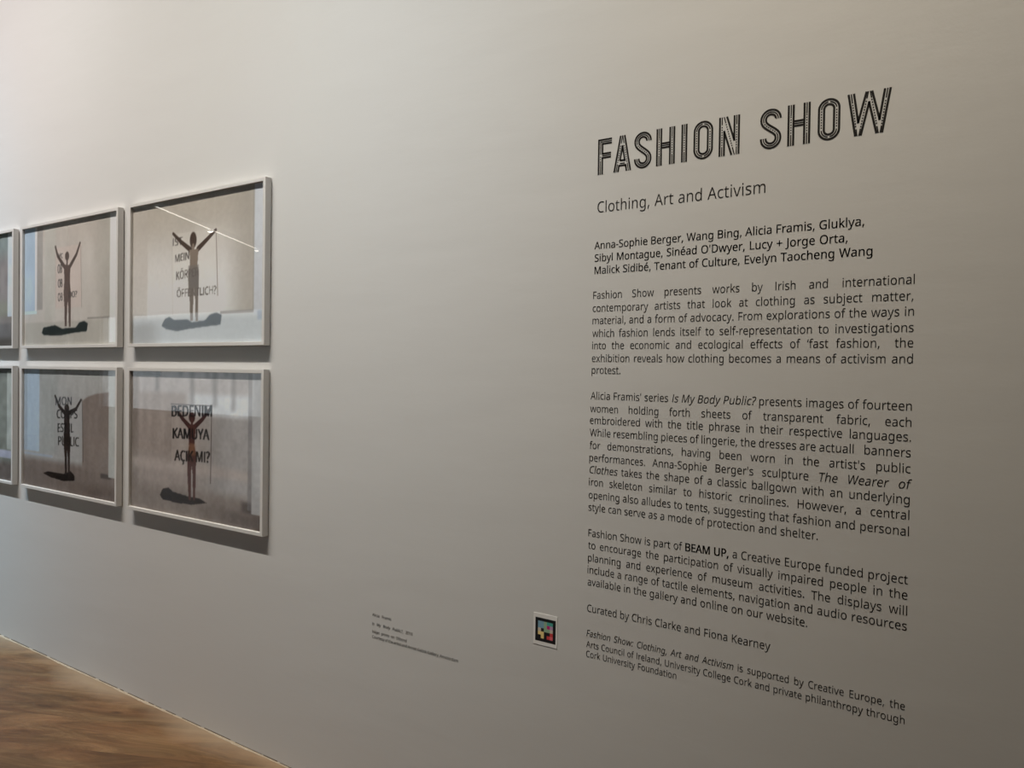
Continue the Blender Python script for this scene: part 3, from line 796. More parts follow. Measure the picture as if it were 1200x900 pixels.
def letter_lines(ch, w):
    s, t = S_W, S_T
    h = s / 2
    o, c = [], []
    e = t / 2
    if ch == 'I':
        o = [[(e, 0), (e, 1)], [(s - e, 0), (s - e, 1)]]
        c = stitched([(h, 0), (h, 1)])
    elif ch == 'H':
        o = [[(e, 0), (e, 1)], [(w - e, 0), (w - e, 1)],
             [(s - e, 0), (s - e, 1)], [(w - s + e, 0), (w - s + e, 1)],
             [(s, .45 + e), (w - s, .45 + e)], [(s, .45 + s - e), (w - s, .45 + s - e)]]
        c = stitched([(h, 0), (h, 1)]) + stitched([(w - h, 0), (w - h, 1)]) + [[(s - e, .45 + h), (w - s + e, .45 + h)]]
    elif ch == 'F':
        o = [[(e, 0), (e, 1 - e), (w, 1 - e)],
             [(s - e, 0), (s - e, .44 + e), (w * .95, .44 + e)],
             [(w * .95, .44 + s - e), (s - e, .44 + s - e), (s - e, 1 - s + e), (w, 1 - s + e)]]
        c = stitched([(h, 0), (h, 1 - h), (w, 1 - h)], .3, .55) + [[(h + .05, .44 + h), (w * .95, .44 + h)]]
    elif ch == 'A':
        a = .085
        yb = .17
        L0, L1 = (e, 0), (w / 2 - a + e, 1)
        lx = lambda y, d: d + (w / 2 - a) * y
        o = [[(lx(0, e), 0), (lx(1, e), 1)], [(w - lx(0, e), 0), (w - lx(1, e), 1)]]
        ya = min(1.0, (w / 2 - s + e) / (w / 2 - a))
        o += [[(lx(0, s - e), 0), (lx(yb, s - e), yb), (w - lx(yb, s - e), yb), (w - lx(0, s - e), 0)]]
        yc = yb + s - e
        yt = (w / 2 - s + e) / (w / 2 - a)
        o += [[(lx(yc, s - e), yc), (w / 2, min(yt, .8)), (w - lx(yc, s - e), yc), (lx(yc, s - e), yc)]]
        c = stitched([(lx(0, h), 0), (lx(1, h), 1)], .22, .22) + stitched([(w - lx(0, h), 0), (w - lx(1, h), 1)], .22, .22)
        c += [[(lx(yb, s), yb + h - e), (w - lx(yb, s), yb + h - e)]]
    elif ch == 'O':
        r = w / 2
        path = []
        for i in range(0, 25):
            q = math.pi * i / 24
            path.append((r + (r - h) * math.cos(q), 1 - r + (r - h) * math.sin(q)))
        for i in range(0, 25):
            q = math.pi + math.pi * i / 24
            path.append((r + (r - h) * math.cos(q), r + (r - h) * math.sin(q)))
        path.append(path[0])
        # start on the straight right-hand side
        o = []
        for d in (h - e, -(h - e)):
            R2 = r - h + d
            p = [(r + R2 * math.cos(math.pi * i / 24), 1 - r + R2 * math.sin(math.pi * i / 24)) for i in range(25)]
            p += [(r + R2 * math.cos(math.pi + math.pi * i / 24), r + R2 * math.sin(math.pi + math.pi * i / 24)) for i in range(25)]
            p.append(p[0])
            o.append(p)
        top = path[:25]
        bot = path[25:50]
        # two solid caps with a small break at the crown, stitches on the sides
        c = [sub_path(top, 0.02, plen(top) * .46), sub_path(top, plen(top) * .54, plen(top)),
             sub_path(bot, 0.0, plen(bot) * .46), sub_path(bot, plen(bot) * .54, plen(bot))]
        c += stitched([(h, 1 - r), (h, r)], 0, 0) + stitched([(w - h, 1 - r), (w - h, r)], 0, 0)
    elif ch == 'S':
        r = w / 2 - h
        path = [(w - h, .735)]
        cyt = 1 - h - r
        for i in range(0, 19):
            q = math.pi * i / 18
            path.append((w / 2 + r * math.cos(q), cyt + r * math.sin(q)))
        cyb = h + r
        # swing across the middle
        p0, p3 = (h, cyt - .02), (w - h, cyb + .02)
        for i in range(1, 12):
            u = i / 12
            c0, c1 = (h, cyt - .20), (w - h, cyb + .20)
            x = (1 - u) ** 3 * p0[0] + 3 * (1 - u) ** 2 * u * c0[0] + 3 * (1 - u) * u * u * c1[0] + u ** 3 * p3[0]
            y = (1 - u) ** 3 * p0[1] + 3 * (1 - u) ** 2 * u * c0[1] + 3 * (1 - u) * u * u * c1[1] + u ** 3 * p3[1]
            path.append((x, y))
        for i in range(0, 19):
            q = -math.pi * i / 18
            path.append((w / 2 + r * math.cos(q), cyb + r * math.sin(q)))
        path.append((h, .28))
        o = [offset_path(path, h - e), offset_path(path, -(h - e))]
        c = stitched(path, .36, .38)
    elif ch == 'N':
        # stems and a diagonal whose inner lines stop where they meet the stems
        yd = .62
        o = [[(e, 0), (e, 1)], [(w - e, 0), (w - e, 1)],
             [(s - e, 0), (s - e, yd), (w - s - .04, 0)],
             [(w - s + e, 1), (w - s + e, 1 - yd), (s + .04, 1)]]
        c = stitched([(h, 0), (h, 1)], .24, .2) + stitched([(w - h, 0), (w - h, 1)], .2, .24)
        c += stitched([(h + .05, 1), (w - h - .05, 0)], .16, .16)
    elif ch == 'W':
        m = w / 2
        b1, b2 = w * .26, w * .74
        a = s * .5
        o = [[(e, 1), (b1 - a + e, 0)], [(w - e, 1), (b2 + a - e, 0)],
             [(b1 + a - e, 0), (m, .74), (b2 - a + e, 0)],
             [(s - e, 1), (b1, .32), (m - a + e, 1)], [(w - s + e, 1), (b2, .32), (m + a - e, 1)]]
        c = stitched([(h, 1), (b1 - .02, 0)], .22, .16) + stitched([(b1 + .02, 0), (m - .02, 1)], .16, .16)
        c += stitched([(m + .02, 1), (b2 - .02, 0)], .16, .16) + stitched([(b2 + .02, 0), (w - h, 1)], .16, .22)
    return o, c


TITLE = [('F', -.9772, -.9337), ('A', -.9278, -.8726), ('S', -.8644, -.8125), ('H', -.799, -.7451), ('I', -.7275, -.7094),
         ('O', -.6935, -.6405), ('N', -.6253, -.5705), ('S', -.5194, -.4667), ('H', -.4526, -.3985), ('O', -.3817, -.3306),
         ('W', -.3160, -.2210)]
for ch, a, bx in TITLE:
    w = (bx - a) / TH
    o_, c_ = letter_lines(ch, w)
    sc = lambda p: [(a + q[0] * TH + .977, q[1] * TH) for q in p]

    def strips(paths, t):
        me_all = bmesh.new()
        for p in [r for p in paths for r in split_sharp(p, t)]:
            me = poly_mesh('strip', [sc(ribbon(p, t))])
            me_all.from_mesh(me)
            bpy.data.meshes.remove(me)
        return me_all
    lo = bm_obj('letter', strips(o_, S_T), m_vinyl, title)
    bm_obj('stitching', strips(c_, S_C), m_vinyl, lo)

# ------------------------------------------------------------------ the rest of the wall text
text_block('vinyl_subtitle', 'black lettering reading Clothing, Art and Activism, right under the big title', 'lettering',
           [(2.0148, -.976, -.5031, R_('Clothing, Art and Activism', -4))], 0.0440, SUBHS, m_vinyl)
text_block('vinyl_paragraph', 'bold three-line list of artist names in black vinyl below the subtitle', 'lettering', [
    (1.9103, -.9835, -.2735, R_('Anna-Sophie Berger, Wang Bing, Alicia Framis, Gluklya,', MED)),
    (1.8743, -.982, -.3090, R_("Sibyl Montague, Sinéad O'Dwyer, Lucy + Jorge Orta,", MED)),
    (1.8388, -.982, -.2545, R_('Malick Sidibé, Tenant of Culture, Evelyn Taocheng Wang', MED))], BODY, NHS, m_vinyl)
text_block('vinyl_paragraph', 'black text paragraph starting Fashion Show presents works, ending with protest', 'lettering', [
    (1.7672, -.985, XR, R_('Fashion Show presents works by Irish and international')),
    (1.7299, -.986, XR - .002, R_('contemporary artists that look at clothing as subject matter,')),
    (1.6941, -.986, XR, R_('material, and a form of advocacy. From explorations of the ways in')),
    (1.6573, -.986, XR, R_('which fashion lends itself to self-representation to investigations')),
    (1.6222, -.986, XR, R_("into the economic and ecological effects of ‘fast fashion,^ the")),
    (1.5854, -.986, XR, R_('exhibition reveals how clothing becomes a means of activism and')),
    (1.5513, -.986, None, R_('protest.'))], BODY, BHS_, m_vinyl_grey)
it = lambda t, n, l: (t, LIGHT, True, n, l)
text_block('vinyl_paragraph', 'tallest black text paragraph, ten lines ending in the words protection and shelter', 'lettering', [
    (1.4772, -.988, XR, [("Alicia Framis' series ", LIGHT, False), it('Is My Body Public?', 'italic_phrase', 'slanted italic words in the first line'), (' presents images of fourteen', LIGHT, False)]),
    (1.4398, -.989, XR, R_('women holding forth sheets of transparent fabric, each')),
    (1.4063, -.989, XR, R_('embroidered with the title phrase in their respective languages.')),
    (1.3704, -.989, XR, R_('While resembling pieces of lingerie, the dresses are actuall^ banners')),
    (1.3336, -.989, XR, R_("for demonstrations, having been worn in the artist's public")),
    (1.2973, -.989, XR, [("performances. Anna-Sophie Berger's sculpture ", LIGHT, False), it('The Wearer of', 'italic_phrase', 'slanted italic words ending the sixth line')]),
    (1.2626, -.989, XR, [it('Clothes', 'italic_phrase', 'slanted italic word opening the seventh line'), (' takes the shape of a classic ballgown with an underlying', LIGHT, False)]),
    (1.2266, -.989, XR, R_('iron skeleton similar to historic crinolines. However, a central')),
    (1.1892, -.989, XR, R_('opening also alludes to tents, suggesting that fashion and personal')),
    (1.1534, -.989, -.3613, R_('style can serve as a mode of protection and shelter.'))], BODY, BHS_, m_vinyl_grey)
text_block('vinyl_paragraph', 'five-line black text paragraph with one heavier phrase in capitals in its first line', 'lettering', [
    (1.0782, -.988, XR, [('Fashion Show is part of ', LIGHT, False), ('BEAM UP,', BOLD, False, 'bold_phrase', 'heavier bold capitals'), (' a Creative Europe funded project', LIGHT, False)]),
    (1.0425, -.988, XR, R_('to encourage the participation of visually impaired people in the')),
    (1.0062, -.988, XR, R_('planning and experience of museum activities. The displays will')),
    (0.9711, -.989, XR, R_('include a range of tactile elements, navigation and audio resources')),
    (0.9357, -.988, -.3815, R_('available in the gallery and online on our website.'))], BODY, BHS_, m_vinyl_grey)
text_block('vinyl_text_line', 'single black line starting Curated by, between the lowest two paragraphs', 'lettering', [
    (0.8586, -.988, -.4687, R_('Curated by Chris Clarke and Fiona Kearney'))], BODY, BHS_, m_vinyl_grey)
text_block('vinyl_paragraph', 'smallest three-line credit at the bottom of the wall text, starting in italics', 'lettering', [
    (0.7868, -.989, XR, [('Fashion Show: Clothing, Art and Activism', LIGHT, True, 'italic_phrase', 'slanted italic title opening the credit'), (' is supported by Creative Europe, the', LIGHT, False)]),
    (0.7544, -.989, XR, R_('Arts Council of Ireland, University College Cork and private philanthropy through')),
    (0.7225 + .0035, -.989, -.7143, R_('Cork University Foundation'))], 0.0258, FHS, m_vinyl_grey)
text_block('vinyl_caption', 'tiny four-line dark grey caption low on the wall, left of the coloured tag', 'caption', [
    (0.6790, -1.8427, -1.7522, R_('Alicia Framis', -4)),
    (0.6470, -1.8422, -1.6538, [('Is My Body Public?', -4, True, 'italic_phrase', 'slanted italic title in the caption'), (', 2018', -4, False)]),
    (0.6190, -1.8417, -1.6803, R_('Inkjet prints on Dibond', -4)),
    (0.6006, -1.8417, -1.4566, R_('Courtesy of the artist and Annet Gelink Gallery, Amsterdam', -4))], 0.0150, CHS, m_vinyl_grey, xl=-1.8427)

# ------------------------------------------------------------------ coloured tag card
m_card = simple_mat('white_card', (0.80, 0.79, 0.77), 0.5)
m_black = simple_mat('black_print', (0.010, 0.010, 0.012), 0.45)
CC = dict(b=(125, 165, 185), g=(150, 180, 150), t=(80, 165, 155), m=(190, 45, 120), y=(235, 210, 140), p=(225, 105, 115), l=(185, 150, 185),
          w=(205, 192, 178), k=(14, 12, 12), r=(205, 70, 72))
CELLS = ['bbgtt', 'bbgml', 'wkggw', 'yykkr', 'kykrp']
TX0, TX1, TZ0, TZ1 = -1.1700, -1.0866, 0.7272, 0.8225
tag = empty('coloured_tag', ((TX0 + TX1) / 2, YW, TZ0), 'small white card with a black square of coloured blocks, left of the lower wall text', 'tag')
tw, th = TX1 - TX0, TZ1 - TZ0
bm = bmesh.new()
add_box(bm, -tw / 2, tw / 2, -.0012, 0, 0, th)
bm_obj('card', bm, m_card, tag)
bz0 = .0115
bs = .071
bm = bmesh.new()
add_box(bm, -bs / 2 + .001, bs / 2 + .001, -.0015, -.0012, bz0, bz0 + bs)
bo = bm_obj('black_border', bm, m_black, tag)
bm = bmesh.new()
keys = sorted(set(''.join(CELLS)))
inner = .052
cs_ = inner / 5
for r in range(5):
    for c in range(5):
        k = CELLS[r][c]
        if k == 'k':
            continue
        x0 = -inner / 2 + .001 + c * cs_
        z1 = bz0 + bs / 2 + inner / 2 - r * cs_
        add_box(bm, x0, x0 + cs_, -.0017, -.0015, z1 - cs_, z1, keys.index(k))
bm_obj('coloured_blocks', bm, [simple_mat('tag_ink_' + k, tuple(lin(CC[k])), 0.5) for k in keys], bo)

# ------------------------------------------------------------------ framed photographs
XE = (-4.5438, -4.4533, -3.4774, -3.3857, -2.4095)
FW, FH = 0.9760, 0.6592
FACE = 0.0150
FD0, FD1 = 0.0045, 0.0325          # back and front of the frame, measured from the wall
NX, NY = 312, 208
GU, GV = np.meshgrid((np.arange(NX + 1)) / NX, (np.arange(NY + 1)) / NY)     # v runs downwards
ASP = (FW - 2 * FACE) / (FH - 2 * FACE)


def smooth(a, b, x):
    t = np.clip((x - a) / (b - a), 0, 1)
    return t * t * (3 - 2 * t)


def noise2(fu, fv, seed):
    """value noise with fu x fv cells"""
    rs = np.random.RandomState(seed)
    g = rs.rand(int(fv) + 3, int(fu) + 3)
    x, y = GU * fu, GV * fv
    i, j = x.astype(int), y.astype(int)
    a, b = x - i, y - j
    a, b = a * a * (3 - 2 * a), b * b * (3 - 2 * b)
    return (g[j, i] * (1 - a) * (1 - b) + g[j, i + 1] * a * (1 - b) + g[j + 1, i] * (1 - a) * b + g[j + 1, i + 1] * a * b) - .5


def blur(m, n=1):
    for _ in range(n):
        p = np.pad(m, 1, mode='edge')
        m = (p[:-2, 1:-1] + p[2:, 1:-1] + p[1:-1, :-2] + p[1:-1, 2:] + 2 * p[1:-1, 1:-1]) / 6
    return m


def inside(polys):
    r = np.zeros(GU.shape, bool)
    for P in polys:
        n = len(P)
        for i in range(n):
            (x0, y0), (x1, y1) = P[i - 1], P[i]
            if y0 == y1:
                continue
            c = ((GV < y0) != (GV < y1)) & (GU < (x1 - x0) * (GV - y0) / (y1 - y0) + x0)
            r ^= c
    return r.astype(float)


def poly(P, n=2):
    return blur(inside([P]), n)


def stroke(P, r0, r1=None, soft=0.004):
    """limb along P, radius tapering r0 to r1 (in print heights)"""
    r1 = r0 if r1 is None else r1
    best = np.full(GU.shape, 9.0)
    n = len(P) - 1
    for k in range(n):
        (ax, ay), (bx, by) = P[k], P[k + 1]
        ax, bx = ax * ASP, bx * ASP
        dx, dy = bx - ax, by - ay
        t = np.clip(((GU * ASP - ax) * dx + (GV - ay) * dy) / (dx * dx + dy * dy + 1e-9), 0, 1)
        d = np.hypot(GU * ASP - ax - t * dx, GV - ay - t * dy)
        rr = r0 + (r1 - r0) * (k + t) / n
        best = np.minimum(best, d - rr)
    return 1 - smooth(-soft, soft, best)


def ellipse(x0, y0, x1, y1):
    d = np.hypot((GU - (x0 + x1) / 2) / ((x1 - x0) / 2), (GV - (y0 + y1) / 2) / ((y1 - y0) / 2))
    return 1 - smooth(.85, 1.15, d)


def word(s, p0, p1, ptop, wgt=10, italic=0.0):
    """lettering stretched from baseline start p0 to baseline end p1, cap top over p0 at ptop"""
    lb = left_bearing(s[0])
    tot = natural(s) - lb - right_bearing(s[-1])
    hgt = ptop[1] - p0[1]
    m = np.zeros(GU.shape)
    pen = -lb
    for c in s:
        if c == ' ':
            pen += SPACE
            continue
        adv, cs = GLYPHS[c]
        for sx in (-wgt, 0, wgt):
            P = []
            for cc in cs:
                P.append([(p0[0] + (p1[0] - p0[0]) * (pen + sx + x) / tot, p0[1] + (p1[1] - p0[1]) * (pen + x) / tot + hgt * y / 714.0) for x, y in cc])
            m = np.maximum(m, inside(P))
        pen += adv
    return blur(m, 1)


class Paint:
    def __init__(self, c):
        self.a = np.ones(GU.shape + (3,)) * np.array(c, float)

    def mix(self, mask, c, k=1.0):
        m = np.clip(mask * k, 0, 1)[..., None]
        self.a = self.a * (1 - m) + np.array(c, float) * m

    def add(self, f, s):
        self.a = self.a + (f * s)[..., None]


def box_mask(u0, v0, u1, v1, s=0.006):
    return smooth(u0 - s, u0 + s, GU) * (1 - smooth(u1 - s, u1 + s, GU)) * smooth(v0 - s, v0 + s, GV) * (1 - smooth(v1 - s, v1 + s, GV))


def figure(P, d, tone, limb, legs=None):
    P.mix(stroke(d['armL'], .019, .011), limb)
    P.mix(stroke(d['armR'], .019, .011), limb)
    P.mix(poly(d['torso'], 1), tone)
    x0, y0 = d['headr'][0]
    x1, y1 = d['headr'][1]
    P.mix(ellipse(x0, y0, x1, y1), limb)
    P.mix(stroke([((x0 + x1) / 2, y1 - .02), ((x0 + x1) / 2, y1 + .03)], .012), tone)


DATA = {
'UR':dict(
  head=[(0.497,0.289)],
  headr=[(0.471,0.244),(0.522,0.354)],
  armL=[(0.476,0.363),(0.401,0.299),(0.34,0.235)],
  armR=[(0.535,0.362),(0.603,0.306),(0.664,0.253)],
  torso=[(0.467,0.362),(0.539,0.362),(0.533,0.426),(0.53,0.492),(0.54,0.523),(0.539,0.604),(0.538,0.663),(0.537,0.855),(0.52,0.854),(0.515,0.661),(0.505,0.609),(0.502,0.66),(0.497,0.85),(0.48,0.85),(0.472,0.658),(0.461,0.568),(0.46,0.508),(0.473,0.479),(0.473,0.42)],
  skirt=[(0.462,0.496),(0.54,0.501),(0.539,0.626),(0.468,0.628)],
  cloth=[(0.251,0.875),(0.278,0.829),(0.313,0.816),(0.357,0.84),(0.452,0.837),(0.494,0.861),(0.592,0.85),(0.624,0.815),(0.671,0.802),(0.71,0.819),(0.703,0.883),(0.576,0.893),(0.461,0.904),(0.375,0.917),(0.287,0.899)],
  t1=[(0.34,0.321),(0.413,0.32),(0.404,0.269)],
  t2=[(0.357,0.437),(0.466,0.426),(0.459,0.385)],
  t3=[(0.369,0.56),(0.54,0.545),(0.448,0.502)],
  t4=[(0.373,0.682),(0.67,0.677),(0.376,0.629)],
  bl=[(0.331,0.236),(0.34,0.801)],
  br=[(0.666,0.261),(0.681,0.688)],
  strip=[(0.926,0.015),(0.935,0.995)],
  base=[(0.702,0.804),(0.934,0.815)],
  floor=[(0.008,0.842),(0.934,0.815)],
  corner=[(0.846,0.056)],
  glow=[(0.12,0.57)],
  topb=[(0.368,0.09)],
),
'UM':dict(
  headr=[(0.463,0.244),(0.507,0.317)],
  armL=[(0.456,0.363),(0.383,0.269),(0.357,0.19)],
  armR=[(0.518,0.364),(0.584,0.278),(0.621,0.191)],
  torso=[(0.452,0.349),(0.522,0.353),(0.516,0.476),(0.526,0.587),(0.528,0.697),(0.526,0.855),(0.508,0.854),(0.501,0.695),(0.495,0.64),(0.488,0.695),(0.486,0.849),(0.463,0.849),(0.459,0.693),(0.45,0.581),(0.457,0.471)],
  cloth=[(0.208,0.895),(0.223,0.852),(0.358,0.835),(0.434,0.866),(0.58,0.863),(0.615,0.824),(0.668,0.812),(0.706,0.834),(0.694,0.894),(0.562,0.904),(0.416,0.921),(0.233,0.917)],
  t1=[(0.392,0.287),(0.439,0.289),(0.392,0.249)],
  t2=[(0.384,0.412),(0.431,0.413),(0.383,0.339)],
  t3=[(0.388,0.528),(0.435,0.528),(0.388,0.461)],
  t4=[(0.389,0.64),(0.436,0.639),(0.389,0.574)],
  t5=[(0.506,0.62),(0.592,0.619),(0.505,0.569)],
  bl=[(0.357,0.196),(0.367,0.702)],
  br=[(0.628,0.215),(0.641,0.703)],
  blue=[(0.0,-0.01),(0.143,0.726)],
  band=[(0.147,0.011),(0.245,0.681)],
  strip=[(0.913,0.017),(0.921,0.978)],
  base=[(0.72,0.798),(0.92,0.807)],
  floor=[(-0.0,0.815),(0.92,0.803)],
),
'LR':dict(
  headr=[(0.474,0.275),(0.522,0.347)],
  armL=[(0.48,0.375),(0.424,0.324),(0.363,0.247)],
  armR=[(0.525,0.369),(0.579,0.317),(0.638,0.24)],
  torso=[(0.467,0.366),(0.53,0.357),(0.524,0.443),(0.518,0.504),(0.535,0.576),(0.53,0.681),(0.528,0.875),(0.512,0.878),(0.507,0.699),(0.499,0.64),(0.495,0.7),(0.495,0.883),(0.478,0.883),(0.467,0.704),(0.465,0.584),(0.478,0.508),(0.473,0.448)],
  cloth=[(0.248,0.881),(0.271,0.834),(0.319,0.819),(0.351,0.842),(0.471,0.857),(0.554,0.856),(0.615,0.88),(0.505,0.909),(0.386,0.916),(0.271,0.909)],
  t1=[(0.342,0.314),(0.646,0.294),(0.342,0.239)],
  t2=[(0.351,0.467),(0.628,0.453),(0.35,0.395)],
  t3=[(0.366,0.621),(0.633,0.605),(0.366,0.549)],
  bl=[(0.335,0.227),(0.335,0.645)],
  br=[(0.645,0.221),(0.641,0.743)],
  bt=[(0.335,0.227),(0.645,0.225)],
  strip=[(0.916,0.005),(0.925,0.964)],
  floor=[(0.018,0.812),(0.924,0.811)],
  band=[(0.017,0.707),(0.922,0.63)],
  curve=[(0.051,0.15),(0.362,0.145),(0.431,0.187),(0.5,0.326),(0.99,0.298)],
  dk=[(0.021,0.022),(0.218,0.026),(0.413,0.014),(0.498,0.072),(0.611,0.01),(0.668,0.111),(0.752,0.008),(0.799,0.134)],
),
'LM':dict(
  headr=[(0.465,0.281),(0.517,0.347)],
  armL=[(0.472,0.357),(0.405,0.299),(0.363,0.22)],
  armR=[(0.517,0.35),(0.589,0.315),(0.64,0.24)],
  torso=[(0.462,0.343),(0.525,0.339),(0.52,0.454),(0.531,0.576),(0.528,0.699),(0.527,0.876),(0.511,0.878),(0.503,0.702),(0.497,0.656),(0.495,0.703),(0.494,0.85),(0.476,0.852),(0.471,0.706),(0.457,0.583),(0.465,0.458)],
  cloth=[(0.232,0.876),(0.286,0.853),(0.455,0.855),(0.537,0.821),(0.577,0.854),(0.578,0.892),(0.456,0.912),(0.308,0.898)],
  t1=[(0.368,0.294),(0.543,0.287),(0.367,0.228)],
  t2=[(0.383,0.402),(0.603,0.39),(0.383,0.333)],
  t3=[(0.395,0.515),(0.565,0.504),(0.394,0.445)],
  t4=[(0.402,0.623),(0.619,0.613),(0.401,0.549)],
  bl=[(0.354,0.219),(0.365,0.733)],
  br=[(0.651,0.236),(0.667,0.729)],
  blue=[(-0.016,0.018),(0.198,0.688)],
  ledge=[(-0.011,0.718),(0.349,0.68)],
  brown=[(0.661,0.217),(0.928,0.77)],
  strip=[(0.916,0.003),(0.924,0.974)],
  floor=[(-0.006,0.825),(0.928,0.778)],
  curve=[(0.632,0.237),(0.785,0.185),(0.923,0.165)],
),
'UL':dict(
  strip=[(0.915,0.005),(0.977,0.735)],
  dark=[(0.822,0.804)],
  bot=[(0.823,0.942)],
  mid=[(0.819,0.222)],
  left=[(0.819,0.344)],
),
'LL':dict(
  strip=[(0.912,0.021)],
  band=[(0.83,0.732),(0.83,0.792)],
  bot=[(0.831,0.929)],
  l=[(0.825,0.04)],
),
}



def paint_ur():
    d = DATA['UR']
    P = Paint((196, 190, 184))
    P.mix(1 - smooth(.05, .55, GV), (163, 153, 141))
    P.mix(smooth(.5, .75, GV), (202, 199, 194))
    P.mix(smooth(.70, .90, GU) * (1 - smooth(.80, .82, GV)), (150, 141, 130), .75)
    P.mix(smooth(-.02, 0, -np.abs(GU - .06) + .06), (170, 160, 150), .5)
    P.mix(smooth(.77, .86, GV), (164, 165, 164))
    P.mix(box_mask(.70, .795, .93, .812, .004), (128, 118, 112), .8)
    P.mix(smooth(.80, .9, GV) * (1 - smooth(.1, .3, GU)), (126, 122, 117), .8)
    P.mix(box_mask(.928, -.1, 1.1, .83, .005), (178, 177, 178))
    P.mix(box_mask(.922, -.1, .93, .8, .002), (140, 134, 126), .6)
    P.mix(box_mask(.955, .80, .99, .86, .01), (120, 130, 145), .6)
    P.add(noise2(9, 7, 3), 7)
    P.add(noise2(70, 50, 4), 5)
    P.mix(box_mask(.335, .24, .675, .80, .003), (206, 198, 188), .22)
    P.mix(stroke(d['bl'], .0018), (150, 140, 130), .5)
    P.mix(stroke(d['br'], .004), (112, 98, 88), .8)
    P.mix(poly(d['cloth'], 2), (48, 52, 54))
    figure(P, d, (124, 110, 98), (70, 56, 48))
    P.mix(poly(d['skirt'], 1), (108, 102, 98))
    P.mix(box_mask(.455, .62, .545, .86, .01) * poly(d['torso'], 1), (116, 106, 98))
    for s, k, w in (('IST', 't1', 14), ('MEIN', 't2', 18), ('KÖRPER', 't3', 12), ('ÖFFENTLICH?', 't4', 8)):
        P.mix(word(s, d[k][0], d[k][1], d[k][2], w), (58, 52, 48), .9)
    P.mix(box_mask(.462, .47, .54, .68, .006), (112, 104, 98), .65)
    return P.a


def paint_um():
    d = DATA['UM']
    P = Paint((180, 172, 163))
    P.mix(1 - smooth(.0, .4, GV), (170, 160, 150))
    P.mix(smooth(.72, .90, GU), (150, 144, 134), .6)
    P.mix(smooth(.795, .82, GV), (166, 160, 150))
    P.mix(box_mask(.70, .785, .915, .80, .004), (130, 124, 118), .7)
    P.mix(box_mask(-.1, -.1, .128, .71, .003), (160, 172, 182))
    P.mix(box_mask(-.1, .35, .128, .71, .1), (172, 184, 196), .6)
    P.mix(box_mask(.124, -.1, .146, .73, .003), (206, 208, 206))
    P.mix(box_mask(-.1, .706, .146, .732, .003), (180, 196, 208))
    P.mix(box_mask(.150, -.1, .215, .70, .008), (140, 134, 128), .7)
    P.mix(box_mask(.235, .0, .36, .8, .02), (172, 168, 158), .6)
    P.mix(box_mask(.918, -.1, 1.1, .985, .005), (196, 196, 188))
    P.add(noise2(14, 4, 13), 9)
    P.add(noise2(60, 40, 14), 5)
    P.mix(box_mask(.36, .2, .635, .70, .004), (186, 168, 158), .55)
    P.mix(stroke(d['bl'], .002), (140, 128, 120), .5)
    P.mix(stroke(d['br'], .003), (120, 110, 102), .7)
    P.mix(poly(d['cloth'], 2), (38, 44, 42))
    figure(P, d, (92, 78, 72), (88, 76, 70))
    for s, k in (('VC', 't1'), ('OB', 't2'), ('OB', 't3'), ('OB', 't4'), ('DO?', 't5')):
        q = d[k]
        P.mix(word(s, q[0], q[1], q[2], 36), (66, 62, 60), .9)
    return P.a


def paint_lr():
    d = DATA['LR']
    P = Paint((122, 112, 106))
    P.mix(smooth(.40, .70, GU), (118, 112, 108))
    P.mix(smooth(.60, .75, GU), (128, 124, 122), .9)
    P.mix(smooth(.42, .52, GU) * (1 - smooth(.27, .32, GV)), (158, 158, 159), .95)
    P.mix(1 - smooth(.12, .18, GV), (136, 130, 127))
    P.mix(box_mask(-.1, -.1, .06, 1.1, .02), (96, 88, 82), .7)
    P.mix(box_mask(.02, .63, .94, .70, .03), (138, 128, 122), .7)
    P.mix(smooth(.76, .86, GV), (106, 97, 91))
    P.mix(smooth(.86, .94, GV) * smooth(.45, .9, GU), (74, 66, 62), .8)
    P.mix(box_mask(.86, .83, .94, .90, .02), (52, 46, 44), .7)
    P.mix(box_mask(.926, -.1, 1.1, .90, .006), (136, 134, 133))
    P.mix(box_mask(.90, -.1, .926, .88, .004), (98, 95, 95), .6)
    for (u, v), ln in zip(d['dk'], (.02, .12, .02, .16, .03, .12, .02, .12)):
        P.mix(box_mask(u - .014, -.1, u + .014, v + ln, .022), (86, 82, 80), .6)
    P.mix(box_mask(.02, .0, .25, .03, .01), (52, 46, 42), .8)
    P.add(noise2(26, 6, 23), 12)
    P.add(noise2(70, 45, 24), 8)
    P.mix(box_mask(.337, .225, .645, .64, .004), (140, 132, 126), .20)
    P.mix(stroke(d['bl'], .002), (92, 84, 80), .5)
    P.mix(stroke(d['bt'], .003), (44, 38, 36), .8)
    P.mix(stroke(d['br'], .0045), (62, 54, 52), .85)
    P.mix(poly(d['cloth'], 1), (26, 20, 18))
    figure(P, d, (58, 34, 30), (48, 28, 26))
    P.mix(box_mask(.475, .49, .525, .57, .015), (112, 80, 56), .6)
    for s, k in (('BEDENIM', 't1'), ('KAMUYA', 't2'), ('AÇIK MI?', 't3')):
        P.mix(word(s, d[k][0], d[k][1], d[k][2], 36), (10, 8, 9), .97)
    return P.a


